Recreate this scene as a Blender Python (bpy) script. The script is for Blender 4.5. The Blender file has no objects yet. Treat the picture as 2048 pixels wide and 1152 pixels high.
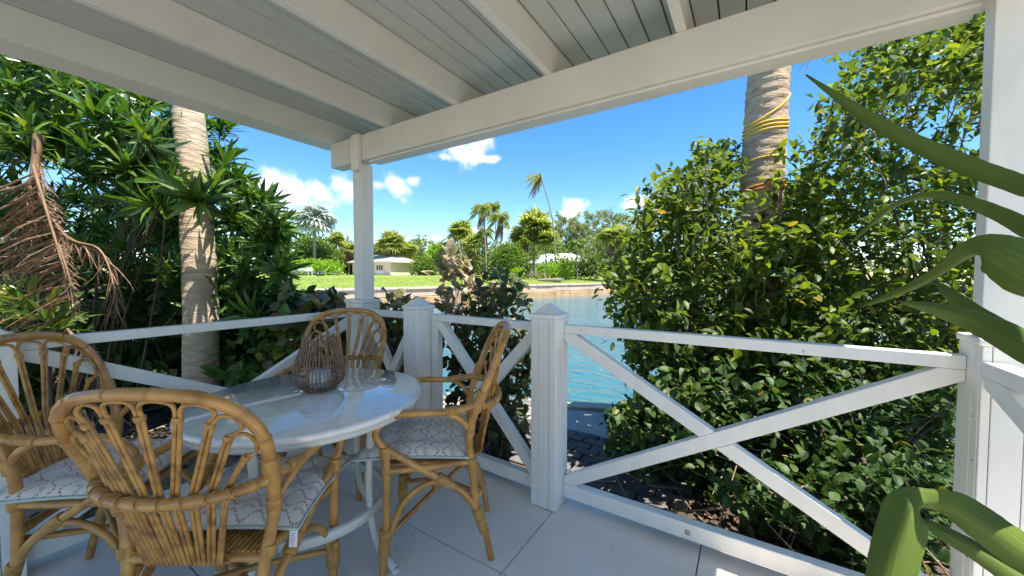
import bpy, math, random
import numpy as np
from mathutils import Vector, Matrix

rad = math.radians
C = bpy.context.scene.collection
sc = bpy.context.scene
RNG = np.random.default_rng(7)
random.seed(7)

# ------------------------------------------------------------------ camera
F_PX, CX, CY, EYE = 745.0, 1024.0, 576.0, 1.25
PITCH, YAW = math.atan(26 / F_PX), rad(32.5)
cam = bpy.data.cameras.new('camera'); camo = bpy.data.objects.new('camera', cam); C.objects.link(camo)
cam.sensor_width = 36; cam.lens = 36 * F_PX / 2048
cam.clip_start = 0.02; cam.clip_end = 3000
camo.location = (0, 0, EYE); camo.rotation_euler = (math.pi / 2 - PITCH, 0, YAW)
sc.camera = camo

# ------------------------------------------------------------------ sun, sky, exposure
SUN_EL = rad(68)
SUN_AZ = Vector((0.995, -0.03)).normalized()          # horizontal direction towards the sun
sun_dir = Vector((SUN_AZ.x * math.cos(SUN_EL), SUN_AZ.y * math.cos(SUN_EL), math.sin(SUN_EL)))
sl = bpy.data.lights.new('sun', 'SUN'); slo = bpy.data.objects.new('sun', sl); C.objects.link(slo)
sl.energy = 3.7; sl.angle = rad(0.5); sl.color = (1.0, 0.93, 0.82)
slo.rotation_euler = (-sun_dir).to_track_quat('-Z', 'Y').to_euler()
sc.view_settings.view_transform = 'Standard'; sc.view_settings.look = 'None'
sc.view_settings.gamma = 1; sc.view_settings.use_curve_mapping = False
sc.view_settings.exposure = 1.78

world = bpy.data.worlds.new('World'); sc.world = world; world.use_nodes = True
SKY_STRENGTH = 0.075


def px_dir(px, py):
    x = (px - CX) / F_PX; u = -(py - CY) / F_PX
    y = math.cos(PITCH) + u * math.sin(PITCH); z = u * math.cos(PITCH) - math.sin(PITCH)
    return np.array([x * math.cos(YAW) - y * math.sin(YAW), x * math.sin(YAW) + y * math.cos(YAW), z])


def at(px, py, d):
    """point of the place that lies d metres ahead along the line of sight through a pixel"""
    return np.array([0, 0, EYE]) + px_dir(px, py) * d


def ground_at(px, py, z):
    r = px_dir(px, py); return np.array([0, 0, EYE]) + r * ((z - EYE) / r[2])


def cam_xy(x, f):
    """right / ahead metres -> world x, y"""
    return (x * math.cos(YAW) - f * math.sin(YAW), x * math.sin(YAW) + f * math.cos(YAW))


def project(P):
    P = np.asarray(P, float); X, Y, Z = P[:, 0], P[:, 1], P[:, 2] - EYE
    x = X * math.cos(YAW) + Y * math.sin(YAW); y = -X * math.sin(YAW) + Y * math.cos(YAW)
    fw = y * math.cos(PITCH) - Z * math.sin(PITCH); u = y * math.sin(PITCH) + Z * math.cos(PITCH)
    f2 = np.where(np.abs(fw) < 1e-4, 1e-4, fw)
    return CX + F_PX * x / f2, CY - F_PX * u / f2, fw


def build_world():
    nt = world.node_tree; nt.nodes.clear(); N = nt.nodes.new; L = nt.links.new
    out = N('ShaderNodeOutputWorld'); bg = N('ShaderNodeBackground'); bg.inputs[1].default_value = SKY_STRENGTH
    sky = N('ShaderNodeTexSky'); sky.sky_type = 'NISHITA'; sky.sun_disc = False
    sky.sun_elevation = SUN_EL; sky.sun_rotation = math.atan2(SUN_AZ.x, SUN_AZ.y)
    sky.air_density = 1.0; sky.dust_density = 0.0; sky.ozone_density = 3.0; sky.altitude = 0
    tc = N('ShaderNodeTexCoord'); sep = N('ShaderNodeSeparateXYZ'); L(tc.outputs['Generated'], sep.inputs[0])

    def m(op, a, b=None, c=None):
        n = N('ShaderNodeMath'); n.operation = op
        for i, v in enumerate((a, b, c)):
            if v is None: continue
            if isinstance(v, (int, float)): n.inputs[i].default_value = v
            else: L(v, n.inputs[i])
        return n.outputs[0]
    az = m('ARCTAN2', sep.outputs[0], sep.outputs[1]); el = m('ARCSINE', sep.outputs[2])
    noise = N('ShaderNodeTexNoise'); noise.inputs['Scale'].default_value = 13; noise.inputs['Detail'].default_value = 9
    noise.inputs['Roughness'].default_value = 0.58
    L(tc.outputs['Generated'], noise.inputs['Vector'])
    fine = m('SUBTRACT', noise.outputs[0], 0.5)
    # cumulus puffs: (azimuth, elevation, half-width, half-height), as pixel positions where they are in view
    puffs = []
    for px, py, hw, hh in ((520, 372, 62, 38), (580, 385, 52, 34), (470, 390, 40, 40), (535, 400, 60, 24), (640, 378, 42, 26),
                           (700, 380, 40, 24), (675, 372, 30, 24), (790, 374, 30, 20), (826, 362, 16, 12), (760, 372, 26, 14),
                           (930, 305, 42, 26), (918, 296, 34, 22), (975, 318, 34, 9), (885, 314, 30, 12), (1148, 412, 28, 18),
                           (1140, 426, 24, 14), (1295, 404, 32, 13), (1310, 396, 18, 13), (1055, 440, 22, 12), (860, 478, 50, 7), (960, 460, 60, 5), (1260, 412, 12, 8)):
        d = px_dir(px, py); d = d / np.linalg.norm(d); d2 = px_dir(px + hw, py); d2 /= np.linalg.norm(d2)
        d3 = px_dir(px, py - hh); d3 /= np.linalg.norm(d3)
        a0, a1 = math.atan2(d[0], d[1]), math.atan2(d2[0], d2[1])
        puffs.append((a0, math.asin(d[2]), abs(a1 - a0), abs(math.asin(d3[2]) - math.asin(d[2]))))
    for k in range(12):                                   # the same kind of clouds all round the horizon
        a0 = rad(60 + 18 * k); puffs.append((a0 if a0 < math.pi else a0 - 2 * math.pi, rad(8 + (k * 37 % 13)), rad(3.5 + k % 3), rad(1.8 + (k * 5 % 3) * .5)))
    best = None; low = None
    for a0, e0, ra, re in puffs:
        u = m('DIVIDE', m('SUBTRACT', az, a0), ra * 1.6); v = m('DIVIDE', m('SUBTRACT', el, e0), re * 1.6)
        d = m('SUBTRACT', 1.0, m('SQRT', m('ADD', m('MULTIPLY', u, u), m('MULTIPLY', v, v))))
        best = d if best is None else m('MAXIMUM', best, d)
    dens = m('ADD', best, m('MULTIPLY', fine, 3.0))
    mr = N('ShaderNodeMapRange'); mr.interpolation_type = 'SMOOTHSTEP'
    mr.inputs[1].default_value = 0.10; mr.inputs[2].default_value = 0.95; L(dens, mr.inputs[0])
    core = N('ShaderNodeMapRange'); core.inputs[1].default_value = 0.3; core.inputs[2].default_value = 0.9; L(dens, core.inputs[0])
    ccol = N('ShaderNodeMixRGB'); ccol.inputs[1].default_value = (4.6, 5.0, 5.6, 1); ccol.inputs[2].default_value = (6.4, 6.3, 6.2, 1)
    L(core.outputs[0], ccol.inputs[0])
    hs = N('ShaderNodeHueSaturation'); hs.inputs['Saturation'].default_value = 1.3; hs.inputs['Value'].default_value = 1.0
    L(sky.outputs[0], hs.inputs['Color'])
    mix = N('ShaderNodeMixRGB'); L(m('MULTIPLY', mr.outputs[0], 0.93), mix.inputs[0])
    L(hs.outputs[0], mix.inputs[1]); L(ccol.outputs[0], mix.inputs[2])
    L(mix.outputs[0], bg.inputs[0]); L(bg.outputs[0], out.inputs[0])


build_world()

# ------------------------------------------------------------------ materials


def material(name, color, rough=0.5, color2=None, noise=0.0, scale=8.0, bump=0.0, bump_scale=40.0, metal=0.0, spec=0.5,
             stretch=(1, 1, 1), detail=4.0, transmission=0.0, coords='Object', contrast=(0.35, 0.65)):
    m = bpy.data.materials.new(name); m.use_nodes = True
    nt = m.node_tree; b = nt.nodes['Principled BSDF']; N = nt.nodes.new; L = nt.links.new
    b.inputs['Base Color'].default_value = (*color, 1); b.inputs['Roughness'].default_value = rough
    b.inputs['Metallic'].default_value = metal; b.inputs['Specular IOR Level'].default_value = spec
    if transmission: b.inputs['Transmission Weight'].default_value = transmission
    tc = N('ShaderNodeTexCoord'); mp = N('ShaderNodeMapping'); mp.inputs['Scale'].default_value = stretch
    L(tc.outputs[coords], mp.inputs[0])
    if color2 is not None:
        n = N('ShaderNodeTexNoise'); n.inputs['Scale'].default_value = scale; n.inputs['Detail'].default_value = detail
        L(mp.outputs[0], n.inputs['Vector'])
        r = N('ShaderNodeMapRange'); r.inputs[1].default_value, r.inputs[2].default_value = contrast; L(n.outputs[0], r.inputs[0])
        x = N('ShaderNodeMixRGB'); x.inputs[1].default_value = (*color, 1); x.inputs[2].default_value = (*color2, 1)
        L(r.outputs[0], x.inputs[0]); L(x.outputs[0], b.inputs['Base Color'])
    if bump:
        n2 = N('ShaderNodeTexNoise'); n2.inputs['Scale'].default_value = bump_scale; n2.inputs['Detail'].default_value = 5
        L(mp.outputs[0], n2.inputs['Vector'])
        bp = N('ShaderNodeBump'); bp.inputs['Strength'].default_value = bump; bp.inputs['Distance'].default_value = 0.01
        L(n2.outputs[0], bp.inputs['Height']); L(bp.outputs[0], b.inputs['Normal'])
    return m


def leaf_material(name, cols, rough=0.42, trans=0.35, spec=0.5, blotch=None, blotch_scale=60):
    """leaf colours picked at random per leaf; a share of the light passes through the blade"""
    m = bpy.data.materials.new(name); m.use_nodes = True
    nt = m.node_tree; b = nt.nodes['Principled BSDF']; N = nt.nodes.new; L = nt.links.new
    g = N('ShaderNodeNewGeometry'); oi = N('ShaderNodeObjectInfo')
    ad = N('ShaderNodeMath'); ad.operation = 'ADD'; L(g.outputs['Random Per Island'], ad.inputs[0]); L(oi.outputs['Random'], ad.inputs[1])
    fr = N('ShaderNodeMath'); fr.operation = 'FRACT'; L(ad.outputs[0], fr.inputs[0])
    cr = N('ShaderNodeValToRGB'); L(fr.outputs[0], cr.inputs[0])
    e = cr.color_ramp.elements
    while len(e) < len(cols): e.new(0.5)
    for i, (p, c) in enumerate(cols): e[i].position = p; e[i].color = (*c, 1)
    col = cr.outputs[0]
    if blotch:
        tc = N('ShaderNodeTexCoord'); n = N('ShaderNodeTexNoise'); n.inputs['Scale'].default_value = blotch_scale; n.inputs['Detail'].default_value = 2
        L(tc.outputs['Object'], n.inputs['Vector'])
        r = N('ShaderNodeMapRange'); r.inputs[1].default_value = 0.5; r.inputs[2].default_value = 0.62; L(n.outputs[0], r.inputs[0])
        x = N('ShaderNodeMixRGB'); L(r.outputs[0], x.inputs[0]); L(col, x.inputs[1]); x.inputs[2].default_value = (*blotch, 1); col = x.outputs[0]
    L(col, b.inputs['Base Color']); b.inputs['Roughness'].default_value = rough; b.inputs['Specular IOR Level'].default_value = spec
    t = N('ShaderNodeBsdfTranslucent'); h = N('ShaderNodeHueSaturation'); h.inputs['Value'].default_value = 1.5; h.inputs['Saturation'].default_value = 1.15
    h.inputs['Hue'].default_value = 0.485
    L(col, h.inputs['Color']); L(h.outputs[0], t.inputs[0])
    mx = N('ShaderNodeMixShader'); mx.inputs[0].default_value = trans
    L(b.outputs[0], mx.inputs[1]); L(t.outputs[0], mx.inputs[2]); L(mx.outputs[0], nt.nodes['Material Output'].inputs['Surface'])
    return m


M = {}
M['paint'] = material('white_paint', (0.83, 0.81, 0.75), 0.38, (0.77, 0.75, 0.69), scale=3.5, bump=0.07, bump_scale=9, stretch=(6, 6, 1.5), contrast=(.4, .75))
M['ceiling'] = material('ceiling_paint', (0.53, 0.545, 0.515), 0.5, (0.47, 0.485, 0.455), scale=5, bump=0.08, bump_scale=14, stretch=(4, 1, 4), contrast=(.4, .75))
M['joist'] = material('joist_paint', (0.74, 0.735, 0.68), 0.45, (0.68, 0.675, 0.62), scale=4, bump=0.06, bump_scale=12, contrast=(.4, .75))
M['seam'] = material('dark_gap', (0.05, 0.05, 0.045), 0.9)
M['bounce_ground'] = material('pale_bounce_ground', (0.28, 0.26, 0.225), 0.85, (0.23, 0.215, 0.18), scale=2, bump=0.3, bump_scale=60, detail=8)  # for the added out-of-view ground that reflects sun under the roof
M['stucco'] = material('white_stucco', (0.78, 0.77, 0.73), 0.7, (0.72, 0.71, 0.67), scale=3, bump=0.3, bump_scale=80)
M['tile'] = material('porcelain_tile', (0.86, 0.785, 0.70), 0.25, (0.76, 0.695, 0.62), scale=2.2, bump=0.03, bump_scale=30, detail=8)
M['grout'] = material('grout', (0.24, 0.23, 0.21), 0.9)
M['rattan'] = material('rattan', (0.55, 0.28, 0.062), 0.33, (0.29, 0.12, 0.025), scale=14, bump=0.15, bump_scale=60, detail=6, contrast=(.38, .72))
M['rattan_dark'] = material('rattan_cane', (0.52, 0.265, 0.065), 0.36, (0.20, 0.085, 0.025), scale=26, bump=0.15, bump_scale=60, detail=5, contrast=(.42, .7))
M['binding'] = material('rattan_binding', (0.50, 0.28, 0.075), 0.45, (0.36, 0.17, 0.04), scale=40, bump=0.3, bump_scale=160)
M['marble'] = material('polished_stone', (0.82, 0.785, 0.72), 0.08, (0.68, 0.645, 0.585), scale=30, detail=9, contrast=(.40, .80))
M['table_metal'] = material('cream_metal', (0.66, 0.65, 0.58), 0.42, (0.58, 0.57, 0.50), scale=9, bump=0.1, bump_scale=60)
M['lantern'] = material('willow_stick', (0.30, 0.19, 0.12), 0.6, (0.15, 0.085, 0.052), scale=40, bump=0.4, bump_scale=120)
M['wax'] = material('candle_wax', (0.80, 0.76, 0.68), 0.4)
M['wick'] = material('wick', (0.03, 0.03, 0.03), 0.9)
M['glass'] = material('jar_glass', (0.95, 0.97, 0.97), 0.05, transmission=1.0)
M['piping'] = material('green_piping', (0.45, 0.52, 0.46), 0.8, bump=0.3, bump_scale=300)
M['bark'] = material('palm_bark', (0.52, 0.42, 0.30), 0.85, (0.34, 0.26, 0.18), scale=6, bump=0.8, bump_scale=16, stretch=(1.4, 1.4, 6), detail=8)
M['bark_warm'] = material('palm_bark_tan', (0.54, 0.40, 0.265), 0.85, (0.33, 0.235, 0.15), scale=6, bump=0.8, bump_scale=16, stretch=(1.4, 1.4, 6), detail=8)
M['stem'] = material('stem_bark', (0.11, 0.08, 0.056), 0.85, (0.06, 0.042, 0.03), scale=20, bump=0.5, bump_scale=60)
M['twig'] = material('pale_twig', (0.34, 0.25, 0.17), 0.8, (0.22, 0.15, 0.10), scale=30, bump=0.3, bump_scale=90)
M['dry'] = material('dry_frond', (0.29, 0.18, 0.105), 0.65, (0.13, 0.075, 0.045), scale=12, detail=5)
M['dry_rachis'] = material('dry_rachis', (0.24, 0.15, 0.08), 0.65, (0.16, 0.095, 0.05), scale=12)
M['rope'] = material('yellow_rope', (0.78, 0.52, 0.03), 0.55, bump=0.5, bump_scale=200)
M['rope_orange'] = material('orange_rope', (0.75, 0.27, 0.02), 0.55, bump=0.5, bump_scale=200)
M['soil'] = material('garden_soil', (0.045, 0.033, 0.024), 0.95, (0.10, 0.07, 0.046), scale=6, bump=0.7, bump_scale=25, detail=8)
M['sand'] = material('sandy_ground', (0.42, 0.31, 0.20), 0.95, (0.28, 0.20, 0.13), scale=5, bump=0.6, bump_scale=35, detail=8)
M['concrete'] = material('dock_concrete', (0.52, 0.49, 0.45), 0.9, (0.40, 0.38, 0.345), scale=3, bump=0.5, bump_scale=50, detail=8)
M['coping'] = material('coping_stone', (0.58, 0.52, 0.43), 0.9, (0.46, 0.41, 0.33), scale=5, bump=0.6, bump_scale=40, detail=8)
M['paver'] = material('grey_paver', (0.15, 0.14, 0.135), 0.9, (0.09, 0.085, 0.082), scale=6, bump=0.5, bump_scale=60, detail=7)
M['seawall'] = material('seawall_block', (0.52, 0.42, 0.34), 0.9, (0.42, 0.33, 0.26), scale=1.2, bump=0.5, bump_scale=12, detail=8)
M['seawall_low'] = material('stained_limestone', (0.47, 0.34, 0.18), 0.9, (0.32, 0.23, 0.13), scale=1.0, bump=0.6, bump_scale=10, detail=8)
M['seabed'] = material('sandy_shallows', (0.34, 0.25, 0.15), 0.9, (0.22, 0.17, 0.11), scale=0.6, detail=6)
M['house_wall'] = material('cream_wall', (0.60, 0.52, 0.40), 0.8, (0.54, 0.46, 0.35), scale=1.0)
M['roof_grey'] = material('weathered_roof', (0.42, 0.39, 0.355), 0.8, (0.33, 0.30, 0.27), scale=0.8, detail=6)
M['roof_white'] = material('white_roof', (0.76, 0.77, 0.78), 0.6, (0.68, 0.69, 0.70), scale=0.6)
M['fascia'] = material('fascia_board', (0.66, 0.62, 0.55), 0.6)
M['dark'] = material('dark_glass', (0.02, 0.022, 0.025), 0.1)
M['hull'] = material('white_gelcoat', (0.80, 0.80, 0.80), 0.25)
M['steel'] = material('galvanised_steel', (0.45, 0.46, 0.47), 0.45, metal=0.8)
M['rubber'] = material('black_rubber', (0.025, 0.025, 0.025), 0.8)
M['log'] = material('weathered_log', (0.30, 0.26, 0.22), 0.9, (0.18, 0.15, 0.12), scale=4, bump=0.6, bump_scale=12, stretch=(1, 6, 6))
M['palm_far'] = material('grey_palm_bark', (0.30, 0.255, 0.21), 0.9, (0.22, 0.18, 0.145), scale=4)
M['skirt'] = material('dead_skirt', (0.30, 0.20, 0.11), 0.9, (0.20, 0.125, 0.07), scale=5)
M['tag'] = material('white_tag', (0.80, 0.80, 0.79), 0.6)
M['ink'] = material('red_ink', (0.55, 0.12, 0.13), 0.6)
M['ink2'] = material('grey_ink', (0.25, 0.25, 0.27), 0.6)
M['knot'] = material('pine_knot', (0.52, 0.43, 0.32), 0.5, (0.40, 0.30, 0.2), scale=60)
M['terracotta'] = material('terracotta', (0.35, 0.17, 0.09), 0.8, (0.27, 0.13, 0.07), scale=5)

M['leaf_dracaena'] = leaf_material('dracaena_leaf', [(0, (.025, .065, .014)), (.45, (.045, .115, .02)), (.8, (.085, .18, .026)), (1, (.17, .24, .04))], .34, .3)
M['leaf_shrub'] = leaf_material('shrub_leaf', [(0, (.042, .075, .016)), (.45, (.08, .13, .026)), (.78, (.12, .18, .034)), (.985, (.20, .25, .04)), (1, (.32, .22, .05))], .48, .46, spec=.38)
M['leaf_under'] = leaf_material('understory_leaf', [(0, (.024, .055, .014)), (.6, (.045, .09, .021)), (.95, (.07, .125, .028)), (1, (.16, .15, .03))], .52, .3, spec=.3)
M['leaf_pale'] = leaf_material('copperleaf_pale', [(0, (.36, .25, .19)), (.4, (.44, .35, .26)), (.7, (.26, .25, .13)), (1, (.11, .15, .05))], .5, .35, blotch=(.24, .23, .11), blotch_scale=40)
M['leaf_copper'] = leaf_material('copperleaf_dark', [(0, (.04, .06, .02)), (.5, (.075, .105, .03)), (.8, (.12, .13, .045)), (1, (.26, .19, .11))], .45, .28)
M['leaf_croton'] = leaf_material('croton_leaf', [(0, (.22, .17, .09)), (.3, (.11, .10, .045)), (.7, (.36, .29, .16)), (.88, (.09, .12, .03)), (1, (.28, .3, .03))], .42, .3)
M['leaf_yellow'] = leaf_material('yellow_tipped_leaf', [(0, (.06, .13, .03)), (.6, (.10, .19, .04)), (.9, (.18, .25, .05)), (1, (.4, .3, .03))], .36, .35)
M['leaf_litter'] = leaf_material('dead_leaf', [(0, (.05, .03, .018)), (.5, (.10, .06, .035)), (.88, (.17, .11, .065)), (1, (.34, .26, .17))], .8, .1)
M['straw'] = leaf_material('straw_leaflet', [(0, (.30, .2, .11)), (.6, (.46, .34, .2)), (1, (.58, .46, .30))], .7, .2)
M['grass'] = leaf_material('grass_blade', [(0, (.10, .17, .025)), (.5, (.15, .22, .03)), (1, (.22, .26, .05))], .6, .4)
M['far_green'] = leaf_material('far_leaf', [(0, (.06, .11, .022)), (.5, (.10, .165, .03)), (1, (.18, .23, .045))], .5, .35)
M['far_lime'] = leaf_material('far_lime_leaf', [(0, (.12, .25, .012)), (.5, (.19, .36, .016)), (1, (.28, .42, .03))], .5, .4)
M['far_bright'] = leaf_material('far_bright_leaf', [(0, (.06, .13, .018)), (.5, (.105, .185, .025)), (1, (.17, .24, .035))], .5, .4)
M['far_olive'] = leaf_material('far_palm_leaf', [(0, (.15, .21, .05)), (.5, (.23, .30, .08)), (.86, (.32, .36, .11)), (1, (.42, .34, .14))], .55, .6, spec=.2)
M['far_needle'] = leaf_material('far_needle', [(0, (.14, .19, .075)), (.5, (.21, .26, .10)), (1, (.29, .33, .14))], .6, .45)
M['far_silver'] = leaf_material('silver_leaf', [(0, (.36, .41, .39)), (.5, (.48, .53, .50)), (1, (.58, .62, .58))], .5, .35)
M['frond'] = leaf_material('palm_frond', [(0, (.06, .10, .025)), (.6, (.10, .15, .035)), (1, (.2, .2, .06))], .4, .35)


def strap_material():
    m = bpy.data.materials.new('strap_leaf'); m.use_nodes = True
    nt = m.node_tree; b = nt.nodes['Principled BSDF']; N = nt.nodes.new; L = nt.links.new
    tc = N('ShaderNodeTexCoord'); mp = N('ShaderNodeMapping'); mp.inputs['Scale'].default_value = (34, .8, 1); L(tc.outputs['UV'], mp.inputs[0])
    n = N('ShaderNodeTexNoise'); n.inputs['Scale'].default_value = 1.6; n.inputs['Detail'].default_value = 3; L(mp.outputs[0], n.inputs['Vector'])
    x = N('ShaderNodeMixRGB'); x.inputs[1].default_value = (.09, .145, .02, 1); x.inputs[2].default_value = (.155, .215, .04, 1)
    rr_ = N('ShaderNodeMapRange'); rr_.inputs[1].default_value = .36; rr_.inputs[2].default_value = .66; L(n.outputs[0], rr_.inputs[0]); L(rr_.outputs[0], x.inputs[0])
    sp = N('ShaderNodeSeparateXYZ'); L(tc.outputs['UV'], sp.inputs[0])
    e = N('ShaderNodeMapRange'); e.inputs[1].default_value = .955; e.inputs[2].default_value = .985; L(sp.outputs[1], e.inputs[0])
    y = N('ShaderNodeMixRGB'); y.inputs[2].default_value = (.09, .05, .025, 1); L(e.outputs[0], y.inputs[0]); L(x.outputs[0], y.inputs[1])
    L(y.outputs[0], b.inputs['Base Color']); b.inputs['Roughness'].default_value = .5; b.inputs['Specular IOR Level'].default_value = .3
    bp = N('ShaderNodeBump'); bp.inputs['Strength'].default_value = .5; bp.inputs['Distance'].default_value = .004
    L(n.outputs[0], bp.inputs['Height']); L(bp.outputs[0], b.inputs['Normal'])
    t = N('ShaderNodeBsdfTranslucent'); h = N('ShaderNodeHueSaturation'); h.inputs['Value'].default_value = 1.7; L(y.outputs[0], h.inputs['Color']); L(h.outputs[0], t.inputs[0])
    mx = N('ShaderNodeMixShader'); mx.inputs[0].default_value = .25
    L(b.outputs[0], mx.inputs[1]); L(t.outputs[0], mx.inputs[2]); L(mx.outputs[0], nt.nodes['Material Output'].inputs['Surface'])
    return m


M['strap'] = strap_material()


def cushion_material():
    m = bpy.data.materials.new('printed_cotton'); m.use_nodes = True
    nt = m.node_tree; b = nt.nodes['Principled BSDF']; N = nt.nodes.new; L = nt.links.new
    b.inputs['Roughness'].default_value = .9; b.inputs['Specular IOR Level'].default_value = .15
    tc = N('ShaderNodeTexCoord'); sp = N('ShaderNodeSeparateXYZ'); L(tc.outputs['UV'], sp.inputs[0])

    def f(op, a, b2=None, c=None):
        n = N('ShaderNodeMath'); n.operation = op
        for i, v in enumerate((a, b2, c)):
            if v is None: continue
            if isinstance(v, (int, float)): n.inputs[i].default_value = v
            else: L(v, n.inputs[i])
        return n.outputs[0]
    u = f('MULTIPLY', sp.outputs[0], 5.5); v = f('MULTIPLY', sp.outputs[1], 8.0)
    s = f('MULTIPLY', f('SINE', f('MULTIPLY', u, 2 * math.pi)), 0.20)

    def line(sign, off):
        w = f('FRACT', f('ADD', f('MULTIPLY_ADD', s, sign, v), off))
        return f('LESS_THAN', f('ABSOLUTE', f('SUBTRACT', w, .5)), .055)
    on = f('MODULO', f('FLOOR', f('ADD', v, .5)), 2)
    lines = f('MAXIMUM', f('MULTIPLY', line(1, 0.0), 1), f('MULTIPLY', line(-1, 0.5), 0))
    # alternate rows wave the other way, so the dotted lines close into ovals
    row = f('MODULO', f('FLOOR', v), 2)
    sg = f('SUBTRACT', f('MULTIPLY', row, 2), 1)
    w = f('SUBTRACT', f('FRACT', v), .5)
    dw = f('ABSOLUTE', f('SUBTRACT', w, f('MULTIPLY', f('MULTIPLY', s, 1.6), sg)))
    lines = f('LESS_THAN', dw, .075)
    dots = f('LESS_THAN', f('FRACT', f('MULTIPLY', u, 9)), .62)
    stitch = f('MULTIPLY', lines, dots)
    # little fan sprigs in the middle of the ovals
    cu = f('SUBTRACT', f('FRACT', f('ADD', u, .25)), .5)
    half = f('MULTIPLY', v, .5)
    cv = f('SUBTRACT', f('FRACT', f('ADD', half, 0.0)), .5)
    rr = f('SQRT', f('ADD', f('POWER', f('MULTIPLY', cu, 1.0), 2), f('POWER', f('MULTIPLY', cv, 1.5), 2)))
    ang = f('ARCTAN2', cv, cu)
    ring = f('MULTIPLY', f('LESS_THAN', rr, .24), f('GREATER_THAN', rr, .07))
    rays = f('GREATER_THAN', f('SINE', f('MULTIPLY', ang, 14)), .1)
    fan = f('MULTIPLY', f('MULTIPLY', ring, rays), f('GREATER_THAN', cv, -.03))
    c0 = N('ShaderNodeMixRGB'); c0.inputs[1].default_value = (.74, .67, .58, 1); c0.inputs[2].default_value = (.34, .21, .17, 1); L(stitch, c0.inputs[0])
    c1 = N('ShaderNodeMixRGB'); L(c0.outputs[0], c1.inputs[1]); c1.inputs[2].default_value = (.16, .21, .17, 1); L(f('MULTIPLY', fan, .8), c1.inputs[0])
    L(c1.outputs[0], b.inputs['Base Color'])
    n = N('ShaderNodeTexNoise'); n.inputs['Scale'].default_value = 22; n.inputs['Detail'].default_value = 4; L(tc.outputs['Object'], n.inputs['Vector'])
    bp = N('ShaderNodeBump'); bp.inputs['Strength'].default_value = .35; bp.inputs['Distance'].default_value = .01
    L(n.outputs[0], bp.inputs['Height']); L(bp.outputs[0], b.inputs['Normal'])
    return m


M['cotton'] = cushion_material()


def coat(m, w=1.0, rough=.03):
    b = m.node_tree.nodes['Principled BSDF']; b.inputs['Coat Weight'].default_value = w; b.inputs['Coat Roughness'].default_value = rough; b.inputs['Coat IOR'].default_value = 1.6


coat(M['marble']); coat(M['rattan'], .35, .2)


def glass_material():
    m = bpy.data.materials.new('clear_glass'); m.use_nodes = True; nt = m.node_tree; N = nt.nodes.new; L = nt.links.new
    t = N('ShaderNodeBsdfTransparent'); t.inputs[0].default_value = (.96, .98, .98, 1); g = N('ShaderNodeBsdfGlossy'); g.inputs['Roughness'].default_value = .03
    mx = N('ShaderNodeMixShader'); mx.inputs[0].default_value = .07;
    L(t.outputs[0], mx.inputs[1]); L(g.outputs[0], mx.inputs[2]); L(mx.outputs[0], nt.nodes['Material Output'].inputs['Surface']); return m


M['glass'] = glass_material()


def water_material():
    m = bpy.data.materials.new('canal_water'); m.use_nodes = True
    nt = m.node_tree; b = nt.nodes['Principled BSDF']; N = nt.nodes.new; L = nt.links.new
    tc = N('ShaderNodeTexCoord'); mp = N('ShaderNodeMapping'); mp.inputs['Scale'].default_value = (1.0, 1.5, 1); mp.inputs['Rotation'].default_value = (0, 0, rad(-25))
    L(tc.outputs['Object'], mp.inputs[0])
    n = N('ShaderNodeTexNoise'); n.inputs['Scale'].default_value = 2.2; n.inputs['Detail'].default_value = 6; n.inputs['Distortion'].default_value = .6; L(mp.outputs[0], n.inputs['Vector'])
    bp = N('ShaderNodeBump'); bp.inputs['Strength'].default_value = .9; bp.inputs['Distance'].default_value = .2
    L(n.outputs[0], bp.inputs['Height']); L(bp.outputs[0], b.inputs['Normal'])
    big = N('ShaderNodeTexNoise'); big.inputs['Scale'].default_value = .35; big.inputs['Detail'].default_value = 4; L(mp.outputs[0], big.inputs['Vector'])
    x = N('ShaderNodeMixRGB'); x.inputs[1].default_value = (.016, .105, .15, 1); x.inputs[2].default_value = (.04, .165, .205, 1); L(big.outputs[0], x.inputs[0])
    at_ = N('ShaderNodeAttribute'); at_.attribute_name = 'shallow'
    y = N('ShaderNodeMixRGB'); y.inputs[2].default_value = (.26, .19, .10, 1); L(at_.outputs['Fac'], y.inputs[0]); L(x.outputs[0], y.inputs[1])
    L(y.outputs[0], b.inputs['Base Color']); b.inputs['Roughness'].default_value = .06; b.inputs['IOR'].default_value = 1.33
    return m


M['water'] = water_material()


def lawn_material():
    m = material('lawn', (.13, .205, .018), .9, (.185, .23, .028), scale=.25, bump=.4, bump_scale=8, detail=8)
    return m


M['lawn'] = lawn_material()

# ------------------------------------------------------------------ mesh helpers


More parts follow.
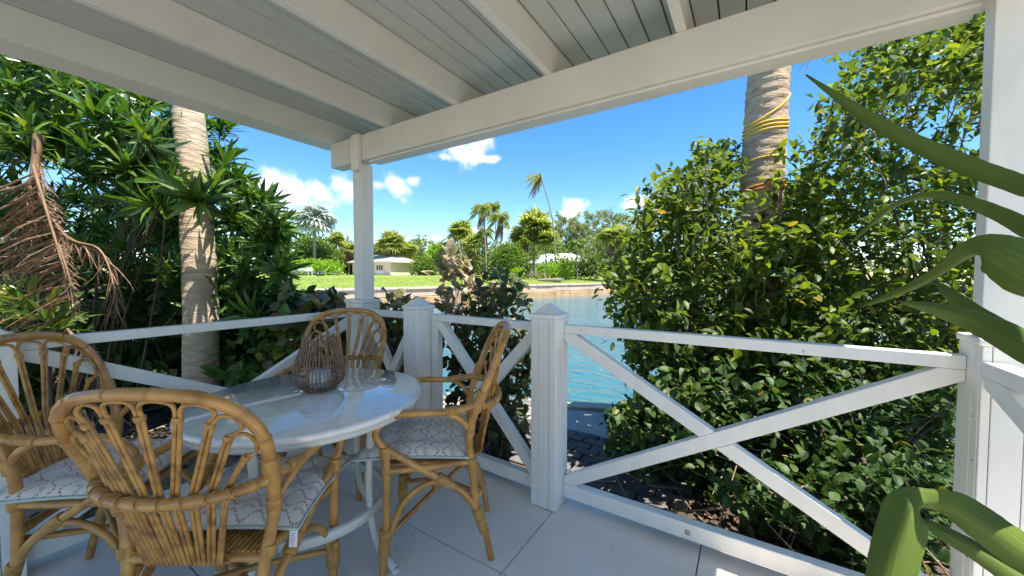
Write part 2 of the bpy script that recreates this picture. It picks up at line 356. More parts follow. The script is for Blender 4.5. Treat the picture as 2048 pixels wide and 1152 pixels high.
class MB:
    def __init__(s): s.v = []; s.f = []; s.smooth = []; s.uv = None

    def add(s, verts, faces, smooth=False):
        o = len(s.v); s.v += [tuple(map(float, p)) for p in verts]
        s.f += [tuple(i + o for i in f) for f in faces]; s.smooth += [smooth] * len(faces); return s

    def box(s, x0, x1, y0, y1, z0, z1, mat=None):
        p = [Vector((x, y, z)) for z in (z0, z1) for y in (y0, y1) for x in (x0, x1)]
        if mat is not None: p = [mat @ q for q in p]
        return s.add(p, [(0, 2, 3, 1), (4, 5, 7, 6), (0, 1, 5, 4), (2, 6, 7, 3), (0, 4, 6, 2), (1, 3, 7, 5)])

    def bar(s, p, q, w, h, up=(0, 0, 1)):
        """a squared timber from p to q: w across, h along up"""
        p, q = Vector(p), Vector(q); d = (q - p); ln = d.length; d.normalize()
        x = d.cross(Vector(up)).normalized(); z = x.cross(d)
        mt = Matrix((x, d, z)).transposed().to_4x4(); mt.translation = p
        return s.box(-w / 2, w / 2, 0, ln, -h / 2, h / 2, mt)

    def tube(s, pts, r, n=10, closed=False, caps=True):
        P = [Vector(p) for p in pts]; k = len(P)
        R = list(r) if hasattr(r, '__len__') else [r] * k
        T = []
        for i in range(k):
            a = P[(i - 1) % k] if (closed or i) else P[0]; b = P[(i + 1) % k] if (closed or i < k - 1) else P[-1]
            T.append((b - a).normalized())
        ref = Vector((0, 0, 1)) if abs(T[0].z) < .9 else Vector((1, 0, 0))
        u = T[0].cross(ref).normalized(); rings = []
        for i in range(k):
            u = (u - T[i] * u.dot(T[i])).normalized(); w = T[i].cross(u)
            rings.append([P[i] + (u * math.cos(2 * math.pi * j / n) + w * math.sin(2 * math.pi * j / n)) * R[i] for j in range(n)])
        vs = [p for rg in rings for p in rg]; fs = []
        m = k if closed else k - 1
        for i in range(m):
            a, b = i * n, ((i + 1) % k) * n
            for j in range(n): fs.append((a + j, a + (j + 1) % n, b + (j + 1) % n, b + j))
        s.add(vs, fs, True)
        if caps and not closed:
            s.add(rings[0][::-1], [tuple(range(n))]); s.add(rings[-1], [tuple(range(n))])
        return s

    def lathe(s, prof, n=32, c=(0, 0, 0), smooth=True):
        vs = [(c[0] + r * math.cos(2 * math.pi * j / n), c[1] + r * math.sin(2 * math.pi * j / n), c[2] + z) for r, z in prof for j in range(n)]
        fs = []
        for i in range(len(prof) - 1):
            for j in range(n): fs.append((i * n + j, i * n + (j + 1) % n, (i + 1) * n + (j + 1) % n, (i + 1) * n + j))
        s.add(vs, fs, smooth)
        return s

    def mesh(s, name, mat):
        me = bpy.data.meshes.new(name); me.from_pydata(s.v, [], s.f)
        me.polygons.foreach_set('use_smooth', s.smooth); me.materials.append(mat); me.update(); return me

    def obj(s, name, mat, parent=None, bevel=0.0):
        o = bpy.data.objects.new(name, s.mesh(name, mat)); C.objects.link(o)
        if parent is not None: o.parent = parent
        if bevel:
            b = o.modifiers.new('bevel', 'BEVEL'); b.width = bevel; b.segments = 2; b.limit_method = 'ANGLE'
        return o


def smooth_path(pts, sub=6, closed=False):
    P = [np.array(p, float) for p in pts]; n = len(P); out = []
    rng = range(n) if closed else range(n - 1)
    for i in rng:
        p0 = P[(i - 1) % n] if (closed or i) else 2 * P[0] - P[1]
        p1 = P[i]; p2 = P[(i + 1) % n]
        p3 = P[(i + 2) % n] if (closed or i + 2 < n) else 2 * P[-1] - P[-2]
        for k in range(sub):
            t = k / sub
            out.append(.5 * ((2 * p1) + (-p0 + p2) * t + (2 * p0 - 5 * p1 + 4 * p2 - p3) * t * t + (-p0 + 3 * p1 - 3 * p2 + p3) * t ** 3))
    if not closed: out.append(P[-1])
    return out


def tag(o, label=None, cat=None, group=None, kind=None):
    if label: o['label'] = label
    if cat: o['category'] = cat
    if group: o['group'] = group
    if kind: o['kind'] = kind
    return o


def empty(name, loc=(0, 0, 0), rz=0.0):
    o = bpy.data.objects.new(name, None); C.objects.link(o); o.location = loc; o.rotation_euler = (0, 0, rz); o.empty_display_size = .1
    return o


def child_of(o, parent):
    """parent an object built in world coordinates"""
    o.parent = parent; o.matrix_parent_inverse = Matrix.Translation(parent.location).inverted() if parent.rotation_euler.z == 0 else parent.matrix_basis.inverted()
    return o


def copy_tree(o, parent=None):
    c = o.copy(); C.objects.link(c)
    if parent is not None: c.parent = parent
    for ch in list(o.children): copy_tree(ch, c)
    return c


# ------------------------------------------------------------------ leaf scattering


def leaf_template(rows, fold=.25):
    """rows of (t, half width, droop); returns vertices (V,3) and quads: y along the leaf, z the upper side"""
    V = []; Fq = []
    for t, w, dz in rows: V += [(-w, t, dz + fold * w), (0, t, dz), (w, t, dz + fold * w)]
    for i in range(len(rows) - 1):
        a = 3 * i; Fq += [(a, a + 1, a + 4, a + 3), (a + 1, a + 2, a + 5, a + 4)]
    return np.array(V, float), np.array(Fq, int)


LEAF_LONG = leaf_template([(0, .03, 0), (.25, .085, .03), (.6, .08, 0.0), (.85, .045, -.07), (1, .004, -.13)], .35)
LEAF_OVAL = leaf_template([(0, .02, 0), (.22, .2, .02), (.55, .25, .0), (.85, .12, -.05), (1, .008, -.10)], .3)
LEAF_BROAD = leaf_template([(0, .03, 0), (.2, .27, .03), (.5, .33, .01), (.8, .19, -.06), (1, .01, -.16)], .22)
LEAF_FAR = leaf_template([(0, .08, 0), (.5, .26, .0), (1, .05, -.12)], .3)
LEAF_BLADE = leaf_template([(0, .03, 0), (.5, .03, -.03), (1, .004, -.15)], .3)


def frames(D, U):
    D = D / np.linalg.norm(D, axis=1, keepdims=True)
    X = np.cross(D, U); nx = np.linalg.norm(X, axis=1, keepdims=True)
    bad = nx[:, 0] < 1e-3
    if bad.any(): X[bad] = np.cross(D[bad], np.array([1., .3, 0])); nx = np.linalg.norm(X, axis=1, keepdims=True)
    X = X / nx; Z = np.cross(X, D)
    return np.stack([X, D, Z], axis=2)


def np_mesh(name, V, Fq, mat, smooth=False):
    me = bpy.data.meshes.new(name); k = Fq.shape[1]
    me.vertices.add(len(V)); me.vertices.foreach_set('co', np.ascontiguousarray(V, np.float32).ravel())
    me.loops.add(Fq.size); me.loops.foreach_set('vertex_index', np.ascontiguousarray(Fq, np.int32).ravel())
    me.polygons.add(len(Fq)); me.polygons.foreach_set('loop_start', np.arange(0, Fq.size, k, dtype=np.int32))
    me.polygons.foreach_set('use_smooth', np.full(len(Fq), smooth)); me.materials.append(mat); me.update(calc_edges=True)
    return me


def merged(name, tpl, P, R, S, mat, parent, kind='stuff'):
    V0, F0 = tpl
    V = np.einsum('nij,vj->nvi', R, V0) * S[:, None, None] + P[:, None, :]
    Fq = (F0[None] + (np.arange(len(P)) * len(V0))[:, None, None]).reshape(-1, F0.shape[1])
    o = bpy.data.objects.new(name, np_mesh(name, V.reshape(-1, 3), Fq, mat)); C.objects.link(o)
    if kind: o['kind'] = kind
    if parent is not None: child_of(o, parent)
    return o


def leaves(parent, tpl, P, D, U, S, mat, nparts=300, part='leaf', stuff='foliage'):
    """the leaves that show largest become parts of their own, the rest one mass"""
    P, D, U, S = np.asarray(P, float), np.asarray(D, float), np.asarray(U, float), np.asarray(S, float)
    R = frames(D, U); px, py, fw = project(P)
    inview = (fw > .2) & (px > 0) & (px < 2048) & (py > 0) & (py < 1152)
    size = np.where(inview, S / np.maximum(fw, .2), -1)
    order = np.argsort(-size); n = min(nparts, int(inview.sum())); a, b = order[:n], order[n:]
    if n:
        me = np_mesh(part, tpl[0], tpl[1], mat)
        inv = parent.matrix_basis.inverted()
        for i in a:
            o = bpy.data.objects.new(part, me); C.objects.link(o); o.parent = parent
            mt = Matrix((R[i] * S[i]).tolist()).to_4x4(); mt.translation = Vector(P[i]) ; o.matrix_local = inv @ mt
    if len(b): merged(stuff, tpl, P[b], R[b], S[b], mat, parent)


def in_poly(px, py, poly):
    ins = np.zeros(len(px), bool); j = len(poly) - 1
    for i in range(len(poly)):
        xi, yi = poly[i]; xj, yj = poly[j]
        c = ((yi > py) != (yj > py)) & (px < (xj - xi) * (py - yi) / ((yj - yi) or 1e-9) + xi); ins ^= c; j = i
    return ins


def sample_poly(poly, n, dmin, dmax, floor=-.1, rng=RNG):
    """n points in a leafy mass: its outline and its depth"""
    a = np.array(poly); lo, hi = a.min(0), a.max(0); out = []; tries = 0
    while len(out) < n and tries < 60:
        tries += 1
        q = rng.uniform(lo, hi, (n * 2, 2)); q = q[in_poly(q[:, 0], q[:, 1], poly)]
        d = rng.uniform(dmin, dmax, len(q))
        for (x, y), dd in zip(q, d):
            p = at(x, y, dd)
            if p[2] < floor: continue
            if -2.75 < p[0] < .85 and p[1] < 2.0: continue          # inside the porch
            out.append(p)
    return np.array(out[:n])


def rand_dirs(n, rng=RNG):
    v = rng.normal(size=(n, 3)); return v / np.linalg.norm(v, axis=1, keepdims=True)


def sprays(P, per, spread, length, updraft=.35, rng=RNG):
    """leaves set along short twigs at the points P"""
    A = rand_dirs(len(P), rng); A[:, 2] = np.abs(A[:, 2]) * .8 + updraft; A /= np.linalg.norm(A, axis=1, keepdims=True)
    Q, D, U, S = [], [], [], []
    for p, a in zip(P, A):
        t = rng.uniform(-.5, .5, per); dirs = rand_dirs(per, rng) * .9 + a * .55
        dirs[:, 2] -= .1
        Q.append(p + a * (t[:, None] * spread) + rand_dirs(per, rng) * spread * .12); D.append(dirs)
        u = rand_dirs(per, rng) * .55; u[:, 2] += 1.0; u[:, :2] += np.array([SUN_AZ.x, SUN_AZ.y]) * .25; U.append(u)
        S.append(rng.uniform(.7, 1.2, per) * length)
    return np.concatenate(Q), np.concatenate(D), np.concatenate(U), np.concatenate(S)


def rosettes(P, A, per, length, rng=RNG):
    Q, D, U, S = [], [], [], []
    for p, a in zip(P, A):
        a = a / np.linalg.norm(a); x = np.cross(a, [.3, .5, .81]); x /= np.linalg.norm(x); y = np.cross(a, x)
        ph = rng.uniform(0, 6.28); sc_ = rng.uniform(.75, 1.2)
        for k in range(per):
            th = ph + k * 2.39996; el = rad(78 - 92 * (k / per) ** .8 + rng.uniform(-8, 8))
            d = (x * math.cos(th) + y * math.sin(th)) * math.cos(el) + a * math.sin(el)
            Q.append(p - a * (k / per) * length * .35); D.append(d); U.append(a + rng.normal(size=3) * .15)
            S.append(length * sc_ * rng.uniform(.75, 1.1) * (.65 + .5 * math.sin(math.pi * min(1, k / per + .25))))
    return np.array(Q), np.array(D), np.array(U), np.array(S)


# ------------------------------------------------------------------ setting: ground, water, dock, lawn


def sheet(name, pts, mat, kind='structure'):
    mb = MB(); mb.add(pts, [tuple(range(len(pts)))]); o = mb.obj(name, mat); o['kind'] = kind; return o


GZ = -.12                                                        # garden level
# line of the near dock edge and of the far bank (right, ahead in metres of the view)
dock_a, dock_b = cam_xy(-16, 5.1), cam_xy(14, 2.9)
WZ = -1.2


def dock_pt(x): return cam_xy(x, 3.93 + (x - .6) * -.2)


soil = sheet('garden_ground', [(*dock_pt(-40), GZ - .02), (-60, -40, GZ - .02), (60, -40, GZ - .02), (*dock_pt(30), GZ - .02)][::-1], M['soil'])
b0 = np.array(ground_at(611, 579, .18)); b1 = np.array(ground_at(1205, 566, .18))
bd = (b1 - b0) / np.linalg.norm(b1 - b0); bn = np.array([-bd[1], bd[0], 0])
if bn @ np.array([-math.sin(YAW), math.cos(YAW), 0]) < 0: bn = -bn


def bank(t, off=0.0, z=.18): p = b0 + bd * t + bn * off; return (p[0], p[1], z)


# water: a grid so that the shallows along the far bank can be sandy
def build_water():
    nx, ny = 60, 40; V = []; sh = []
    pa, pb = np.array([*dock_pt(-60), WZ]), np.array([*dock_pt(60), WZ])
    qa, qb = np.array(bank(-120, .3, WZ)), np.array(bank(140, .3, WZ))
    for j in range(ny + 1):
        v = (j / ny) ** .6
        for i in range(nx + 1):
            u = i / nx; p = (pa * (1 - u) + pb * u) * (1 - v) + (qa * (1 - u) + qb * u) * v
            V.append(p); dist = -((p - b0) @ bn); sh.append(max(0., min(1., 1 - (dist - .2) / 7.5)) ** 1.6 * .95)
    F_ = [(j * (nx + 1) + i, j * (nx + 1) + i + 1, (j + 1) * (nx + 1) + i + 1, (j + 1) * (nx + 1) + i) for j in range(ny) for i in range(nx)]
    mb = MB(); mb.add(V, F_, True); o = mb.obj('water', M['water']); o['kind'] = 'structure'
    a = o.data.attributes.new('shallow', 'FLOAT', 'POINT'); a.data.foreach_set('value', np.array(sh, np.float32))


build_water()
sheet('seabed', [(-400, -60, -3.2), (400, -60, -3.2), (400, 400, -3.2), (-400, 400, -3.2)], M['seabed'])


def lawn_z(off): return .16 + 1.05 * min(1, max(0, off / 34)) + max(0, off - 34) * .004


def build_lawn():
    mb = MB(); offs = [.55, 4, 9, 15, 21, 28, 34, 60, 120, 400]; ts = np.linspace(-160, 200, 37); V = []
    for o_ in offs:
        for t in ts: V.append(bank(t, o_, lawn_z(o_)))
    n = len(ts); F_ = [(j * n + i, j * n + i + 1, (j + 1) * n + i + 1, (j + 1) * n + i) for j in range(len(offs) - 1) for i in range(n - 1)]
    mb.add(V, F_, True); o = mb.obj('lawn', M['lawn']); o['kind'] = 'structure'
    # blades standing up along the nearer part of the lawn
    n = 9000; t = RNG.uniform(-14, 50, n); of = RNG.uniform(.7, 22, n); P = np.array([bank(a, b, lawn_z(b)) for a, b in zip(t, of)])
    D = rand_dirs(n) * .5; D[:, 2] = 1; U = rand_dirs(n)
    g = merged('lawn_grass', leaf_template([(0, .25, 0), (1, .03, -.2)], .2), P, frames(D, U), RNG.uniform(.05, .13, n), M['grass'], None)
    tag(g, 'short bright green lawn grass across the canal', 'grass', kind='stuff')


build_lawn()


def lawn_at(px, d):
    """a spot on the lawn under a picture column, d metres ahead"""
    p = at(px, 550, d); off = (p - b0) @ bn; return np.array([p[0], p[1], lawn_z(off)])


def build_seawall():
    w = empty('seawall', bank(0, 0, WZ)); tag(w, 'weathered tan stone seawall along the far canal bank under the lawn', 'sea wall')
    for k in range(-14, 34):
        t0, t1 = k * 2.6, k * 2.6 + 2.57
        rot = Matrix(((bd[0], bn[0], 0, 0), (bd[1], bn[1], 0, 0), (0, 0, 1, 0), (0, 0, 0, 1))); rot.translation = Vector(b0) - Vector((0, 0, .18))
        mb = MB().box(t0, t1, -.05 + random.uniform(-.02, .02), .6, .0, .18 + random.uniform(-.015, .015), rot); child_of(mb.obj('coping_stone', M['coping'], bevel=.02), w)
        mb = MB().box(t0, t1, 0.05 + random.uniform(-.02, .02), .55, -.62, -.002, rot); child_of(mb.obj('wall_block', M['seawall']), w)
        mb = MB().box(t0, t1, -.28 + random.uniform(-.06, .06), .5, -2.2, -.63 + random.uniform(-.06, .0), rot); child_of(mb.obj('footing_block', M['seawall_low'], bevel=.03), w)


build_seawall()


def build_dock():
    q = [dock_pt(-30), dock_pt(20)]
    a = Vector((*q[0], 0)); b = Vector((*q[1], 0)); d = (b - a).normalized(); n = Vector((-d.y, d.x, 0))
    if n.dot(Vector((0, 1, 0))) < 0: n = -n
    mt = Matrix((d, n, Vector((0, 0, 1)))).transposed().to_4x4(); mt.translation = a; ln = (b - a).length
    dk = MB().box(0, ln, -.82, -.16, -2.6, GZ - .004, mt).obj('dock_slab', M['concrete'], bevel=.01); dk['kind'] = 'structure'
    x = 0
    while x < ln:
        w = random.uniform(.75, 1.1)
        if 18 < x < 36:
            c = MB().box(x, min(ln, x + w - .012), -.155, .03 + random.uniform(-.01, .01), -1.0, GZ + .02 + random.uniform(-.006, .006), mt).obj('coping_stone', M['coping'], bevel=.012); child_of(c, dk)
        x += w
    dw = MB().box(0, ln, -.5, -.05, -3.0, -1.02, mt).obj('dock_wall', M['seawall_low']); dw['kind'] = 'structure'


build_dock()
sand = sheet('sand_path', [(-2.6, 2.05, GZ + .004), (-2.6, 2.27, GZ + .004), (-.5, 2.27, GZ + .004), (-.5, 2.05, GZ + .004)][::-1], M['sand'])
sand2 = sheet('sandy_yard', [(-4.4, -1.5, GZ + .002), (-2.66, -1.5, GZ + .002), (-2.66, 1.3, GZ + .002), (-3.1, 1.5, GZ + .002), (-4.0, 1.0, GZ + .002)], M['sand'])


def build_bounce_ground():
    # unseen pale ground, added to bounce sunlight up into the open porch
    o = MB().add([(1.04, 1.9, GZ + .003), (1.04, -1.62, GZ + .003), (-8, -1.62, GZ + .003), (-8, -9, GZ + .003), (7, -9, GZ + .003), (7, 1.9, GZ + .003)], [(0, 1, 2, 3, 4, 5)]).obj('bounce_ground', M['bounce_ground']); o['kind'] = 'structure'


build_bounce_ground()


def build_pavers():
    pv = MB().box(-2.6, -.3, 2.24, 2.98, GZ - .1, GZ - .03).obj('paved_path', M['soil']); pv['kind'] = 'structure'
    for r in range(8):
        y = 2.25 + r * .094
        for c in range(13):
            x = -2.62 + c * .188 + (r % 2) * .094
            if x > -.42: continue
            mb = MB().box(x, x + .178, y, y + .085, GZ - .06, GZ + .022 + random.uniform(-.004, .004))
            child_of(mb.obj('paver', M['paver'], bevel=.005), pv)
    kb = MB().box(-2.62, .62, 1.905, 2.05, GZ - .1, -.075).obj('kerb_bed', M['grout']); kb['kind'] = 'structure'
    for k in range(17):
        x = -2.6 + k * .19
        mb = MB().box(x, x + .18, 1.91, 2.045, -.12, -.05 + random.uniform(-.004, .004)); child_of(mb.obj('kerb_stone', M['paver'], bevel=.006), kb)


build_pavers()

# ------------------------------------------------------------------ porch


def build_floor():
    fl = MB().box(-2.64, .98, -1.6, 1.9, -.14, -.012).obj('porch_floor', M['grout']); fl['kind'] = 'structure'
    p = .69; xs = [-2.64] + [-.855 + p * k for k in range(-2, 3)] + [.98]; ys = [-1.6] + [1.26 + p * k for k in range(-4, 1)] + [1.9]
    for i in range(len(xs) - 1):
        for j in range(len(ys) - 1):
            g = .0026
            mb = MB().box(xs[i] + g, xs[i + 1] - g, ys[j] + g, ys[j + 1] - g, -.0115, random.uniform(-.0005, .0005))
            child_of(mb.obj('floor_tile', M['tile'], bevel=.0015), fl)


build_floor()

BEAM_Y0, BEAM_Y1, BEAM_Z0, BEAM_Z1, CEIL = 1.80, 1.91, 2.105, 2.312, 2.474


def build_roof():
    r = empty('porch_roof', (-1.2, 0, 2.3)); tag(r, 'white painted timber porch roof with exposed joists and board ceiling', 'roof')

    def part(mb, name, m='joist', bevel=.003): return child_of(mb.obj(name, M[m], bevel=bevel), r)
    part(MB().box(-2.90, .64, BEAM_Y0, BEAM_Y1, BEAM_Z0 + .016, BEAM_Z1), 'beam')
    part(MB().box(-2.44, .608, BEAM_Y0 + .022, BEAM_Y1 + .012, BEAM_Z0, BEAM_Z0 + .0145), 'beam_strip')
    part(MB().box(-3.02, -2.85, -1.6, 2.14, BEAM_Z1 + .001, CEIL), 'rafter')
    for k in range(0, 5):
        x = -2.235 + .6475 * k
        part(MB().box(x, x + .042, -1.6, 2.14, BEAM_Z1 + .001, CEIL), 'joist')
    b = .1075; x = -3.05
    k0 = math.floor((-3.05 + .143) / b)
    for k in range(k0, k0 + 40):
        x0 = -.143 + b * k; x1 = x0 + b
        if x1 > .83: break
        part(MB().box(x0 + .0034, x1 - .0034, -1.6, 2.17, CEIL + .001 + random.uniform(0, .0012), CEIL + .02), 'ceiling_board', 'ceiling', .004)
    part(MB().box(-3.05, .85, -1.6, 2.18, CEIL + .0225, CEIL + .07), 'roof_deck', 'seam', 0)
    part(MB().box(-3.07, -3.022, -1.6, 2.14, BEAM_Z1 + .005, CEIL + .06), 'fascia_board')
    part(MB().box(-3.07, .86, 2.185, 2.21, BEAM_Z1 + .06, CEIL + .08), 'fascia_board')
    part(MB().box(0.82, .85, -1.6, 2.14, BEAM_Z1 + .005, CEIL), 'fascia_board')
    part(MB().box(.64, .755, -1.6, 1.74, BEAM_Z0 + .016, BEAM_Z1), 'beam')


build_roof()
for px_ in (-2.75, .72):
    child_of(MB().box(px_ - .06, px_ + .06, -1.55, -1.43, 0.004, BEAM_Z1).obj('rear_post', M['paint'], bevel=.003), bpy.data.objects['porch_roof'])


def newel(name, label, x0, x1, y0, y1, z_top, rails_seam=True, group='boxed railing posts', shaft=None):
    t = empty(name, ((x0 + x1) / 2, (y0 + y1) / 2, 0)); tag(t, label, 'post', group)

    def part(mb, n, bevel=.002): return child_of(mb.obj(n, M['paint'], bevel=bevel), t)
    w = x1 - x0; dp = y1 - y0
    part(MB().box(x0 + .012, x1 - .012, y0 + .012, y1 - .012, 0.003, z_top), 'post_core', 0)
    # boxed in with boards whose joints show
    e = .0012; c1, c2 = x0 + w * .30, x0 + w * .72
    for a, b_ in ((x0, c1), (c1, c2), (c2, x1)): part(MB().box(a + e, b_ - e, y0, y0 + .0115, .004, z_top), 'casing_board')
    part(MB().box(x1 - .0115, x1 + .0005, y0 + .012, y0 + dp * .62, .004, z_top), 'casing_board')
    part(MB().box(x1 - .0115, x1 + .0005, y0 + dp * .62 + .003, y1, .004, z_top), 'casing_board')
    part(MB().box(x0 - .0005, x0 + .0115, y0 + .012, y1, .004, z_top), 'casing_board')
    m = .008
    part(MB().box(x0 - m, x1 + m, y0 - m, y1 + m, z_top + .001, z_top + .026), 'cap_moulding', .007)
    if shaft is None:
        ap = MB(); cx, cy = (x0 + x1) / 2, (y0 + y1) / 2
        ap.add([(x0 + .006, y0 + .006, z_top + .027), (x1 - .006, y0 + .006, z_top + .027), (x1 - .006, y1 - .006, z_top + .027), (x0 + .006, y1 - .006, z_top + .027), (cx, cy, z_top + .085)],
               [(0, 1, 4), (1, 2, 4), (2, 3, 4), (3, 0, 4), (3, 2, 1, 0)]); part(ap, 'post_cap', 0)
    return t


newel('railing_post', 'square white boxed post with pyramid cap, hinge side of the small gate', -1.985, -1.845, 1.735, 1.885, 1.018)
newel('railing_post', 'square white boxed post with pyramid cap beside the wide cross braced railing', -.985, -.838, 1.735, 1.885, 1.018)
newel('railing_post', 'white boxed post at the frame edge behind the wicker chair', -2.63, -2.47, .02, .185, .985)
cp = newel('corner_post', 'slim white porch post rising from a boxed base to the roof beam', -2.70, -2.50, 1.78, 1.95, 1.03, group='porch roof supports', shaft=True)
sh = MB().box(-2.652, -2.564, 1.83, 1.938, 1.057, BEAM_Z0 + .014).box(-2.652, -2.564, 1.7985 - .025, 1.799, BEAM_Z0 - .03, 2.35)
child_of(MB().box(-2.652, -2.552, 1.826, 1.938, 1.057, BEAM_Z0 + .0135).obj('shaft', M['paint'], bevel=.003), cp)
child_of(MB().box(-2.585, -2.50, 1.765, 1.7985, BEAM_Z0 - .06, 2.31).obj('shaft_cheek', M['paint'], bevel=.003), cp)
child_of(MB().box(-2.60, -2.5515, 1.80, 1.8255, BEAM_Z0 - .06, BEAM_Z0 + .0135).obj('corner_block', M['paint'], bevel=.003), cp)


def build_column():
    t = empty('porch_column', (.78, 1.8, 0)); tag(t, 'wide white column behind the strap leaved plant, carrying the roof beam', 'column', 'porch roof supports')

    def part(mb, n, bevel=.003): return child_of(mb.obj(n, M['paint'], bevel=bevel), t)
    part(MB().box(.61, .99, 1.752, 1.815, 1.056, BEAM_Z1 - .001), 'shaft')
    part(MB().box(.622, .98, 1.757, 1.885, 0.004, 1.03), 'base_core')
    for a, b_ in ((.612, .632), (.634, .70), (.702, .86), (.862, .99)): part(MB().box(a, b_, 1.745, 1.7565, .004, 1.03), 'casing_board', .002)
    part(MB().box(.610, .6215, 1.758, 1.80, .004, 1.03), 'casing_board', .002); part(MB().box(.610, .6215, 1.803, 1.894, .004, 1.03), 'casing_board', .002)
    part(MB().box(.603, 1.0, 1.738, 1.90, 1.031, 1.055), 'cap_moulding', .006)
    for z, y in ((.80, 1.78), (.66, 1.775), (.34, 1.78), (.9, 1.85), (.5, 1.86)):
        o = MB().lathe([(0, .0008), (.0028, .0006), (.003, -.001)], 8).obj('nail', M['dark']); o.parent = t; o.matrix_parent_inverse = Matrix.Identity(4)
        o.matrix_local = Matrix.Translation((.6095 - .78, y - 1.8, z)) @ Matrix.Rotation(rad(-90), 4, 'Y')


build_column()


def build_specks():
    mb = MB()
    for k in range(60):
        x, y = random.uniform(-1.9, .3), random.uniform(.2, 1.8); r = random.uniform(.0012, .0032); mb.lathe([(0, .0012 + r * .5), (r, .0011), (r, .0006)], 6, (x, y, 0))
    o = mb.obj('grit', M['stem']); tag(o, 'dark specks of grit scattered on the pale floor tiles', 'grit', kind='stuff')


build_specks()


def railing(name, label, p, q, group='cross braced white porch railings', ztop=.983, zbot=.04, th=.05, y_in=None, first=True, split=None, stiles=False, bot_h=.075, brace_h=.062):
    """top rail, bottom rail and an X of braces between p and q (x, y)"""
    P, Q = Vector((*p, 0)), Vector((*q, 0)); d = (Q - P); ln = d.length; ang = math.atan2(d.y, d.x)
    t = empty(name, (P.x, P.y, 0), ang); tag(t, label, 'railing', group)

    def part(mb, n, bevel=.003): return mb.obj(n, M['paint'], t, bevel)
    part(MB().box(0, ln, -th / 2, th / 2, ztop - .046, ztop), 'top_rail')
    part(MB().box(0, ln, -th / 2, th / 2, zbot, zbot + bot_h), 'bottom_rail')
    a = 0.0
    if stiles:
        part(MB().box(0, .062, -th / 2 + .001, th / 2 - .001, zbot + bot_h + .001, ztop - .047), 'stile'); a = .063
    z0, z1 = zbot + bot_h + .001, ztop - .047; h = brace_h; x0, x1 = a, ln

    def brace(u0, v0, u1, v1, c0=True, c1=True):
        """a brace in the panel, its ends cut to the rails"""
        v = Vector((u1 - u0, v1 - v0)); L_ = v.length; v /= L_; n = Vector((-v.y, v.x)) * h / 2

        def clip(pu, pv, vv):
            # slide along the brace direction onto the rail plane / post plane
            return pu, pv
        quad = [(u0 - n.x, v0 - n.y), (u1 - n.x, v1 - n.y), (u1 + n.x, v1 + n.y), (u0 + n.x, v0 + n.y)]
        # clip the quad by the opening
        def cut(poly, ax, val, keep_greater):
            out = []
            for i in range(len(poly)):
                A, B = poly[i], poly[(i + 1) % len(poly)]; ia = (A[ax] >= val) if keep_greater else (A[ax] <= val); ib = (B[ax] >= val) if keep_greater else (B[ax] <= val)
                if ia: out.append(A)
                if ia != ib:
                    s = (val - A[ax]) / (B[ax] - A[ax]); out.append((A[0] + (B[0] - A[0]) * s, A[1] + (B[1] - A[1]) * s))
            return out
        for ax, val, g in ((0, x0, True), (0, x1, False), (1, z0, True), (1, z1, False)): quad = cut(quad, ax, val, g)
        k = len(quad); mb = MB(); w = th / 2 - .002
        mb.add([(u, -w, z) for u, z in quad] + [(u, w, z) for u, z in quad], [tuple(range(k)), tuple(range(2 * k - 1, k - 1, -1))] + [(i, i + k, (i + 1) % k + k, (i + 1) % k) for i in range(k)])
        part(mb, 'brace', .0025)
    e = .18
    vx, vz = x1 - x0, z1 - z0; u = Vector((vx, vz)).normalized()
    ov = .1
    brace(x0 - u.x * ov, z0 - u.y * ov, x1 + u.x * ov, z1 + u.y * ov)
    mid = Vector(((x0 + x1) / 2, (z0 + z1) / 2)); dn = Vector((vx, -vz)).normalized(); nn = Vector((-u.y, u.x))
    g = (h / 2 + .0015) / abs(dn.dot(nn))
    # the other brace is in two halves that butt against the first, mitred along it
    for s in (-1, 1):
        end = mid + dn * s * (Vector((vx, vz)).length / 2 + ov); st = mid + dn * s * g
        hv = Vector((-dn.y, dn.x)) * h / 2
        quad = []
        for sg in (-1, 1):
            base = mid + hv * sg
            tt = ((mid + nn * (h / 2 + .0012) * (-s if nn.dot(dn) < 0 else s)) - base).dot(nn) / dn.dot(nn); quad.append(base + dn * tt)
        for sg in (1, -1): quad.append(mid + hv * sg + dn * s * (Vector((vx, vz)).length / 2 + ov))
        poly = [(q_.x, q_.y) for q_ in quad]

        def cut(poly, ax, val, keep):
            out = []
            for i in range(len(poly)):
                A, B = poly[i], poly[(i + 1) % len(poly)]; ia = (A[ax] >= val) if keep else (A[ax] <= val); ib = (B[ax] >= val) if keep else (B[ax] <= val)
                if ia: out.append(A)
                if ia != ib:
                    k_ = (val - A[ax]) / (B[ax] - A[ax]); out.append((A[0] + (B[0] - A[0]) * k_, A[1] + (B[1] - A[1]) * k_))
            return out
        for ax, val, kp in ((0, x0, True), (0, x1, False), (1, z0, True), (1, z1, False)): poly = cut(poly, ax, val, kp)
        k = len(poly); mb = MB(); w = th / 2 - .002
        mb.add([(a_, -w, z) for a_, z in poly] + [(a_, w, z) for a_, z in poly], [tuple(range(k)), tuple(range(2 * k - 1, k - 1, -1))] + [(i, i + k, (i + 1) % k + k, (i + 1) % k) for i in range(k)])
        part(mb, 'brace', .0025)
    return t


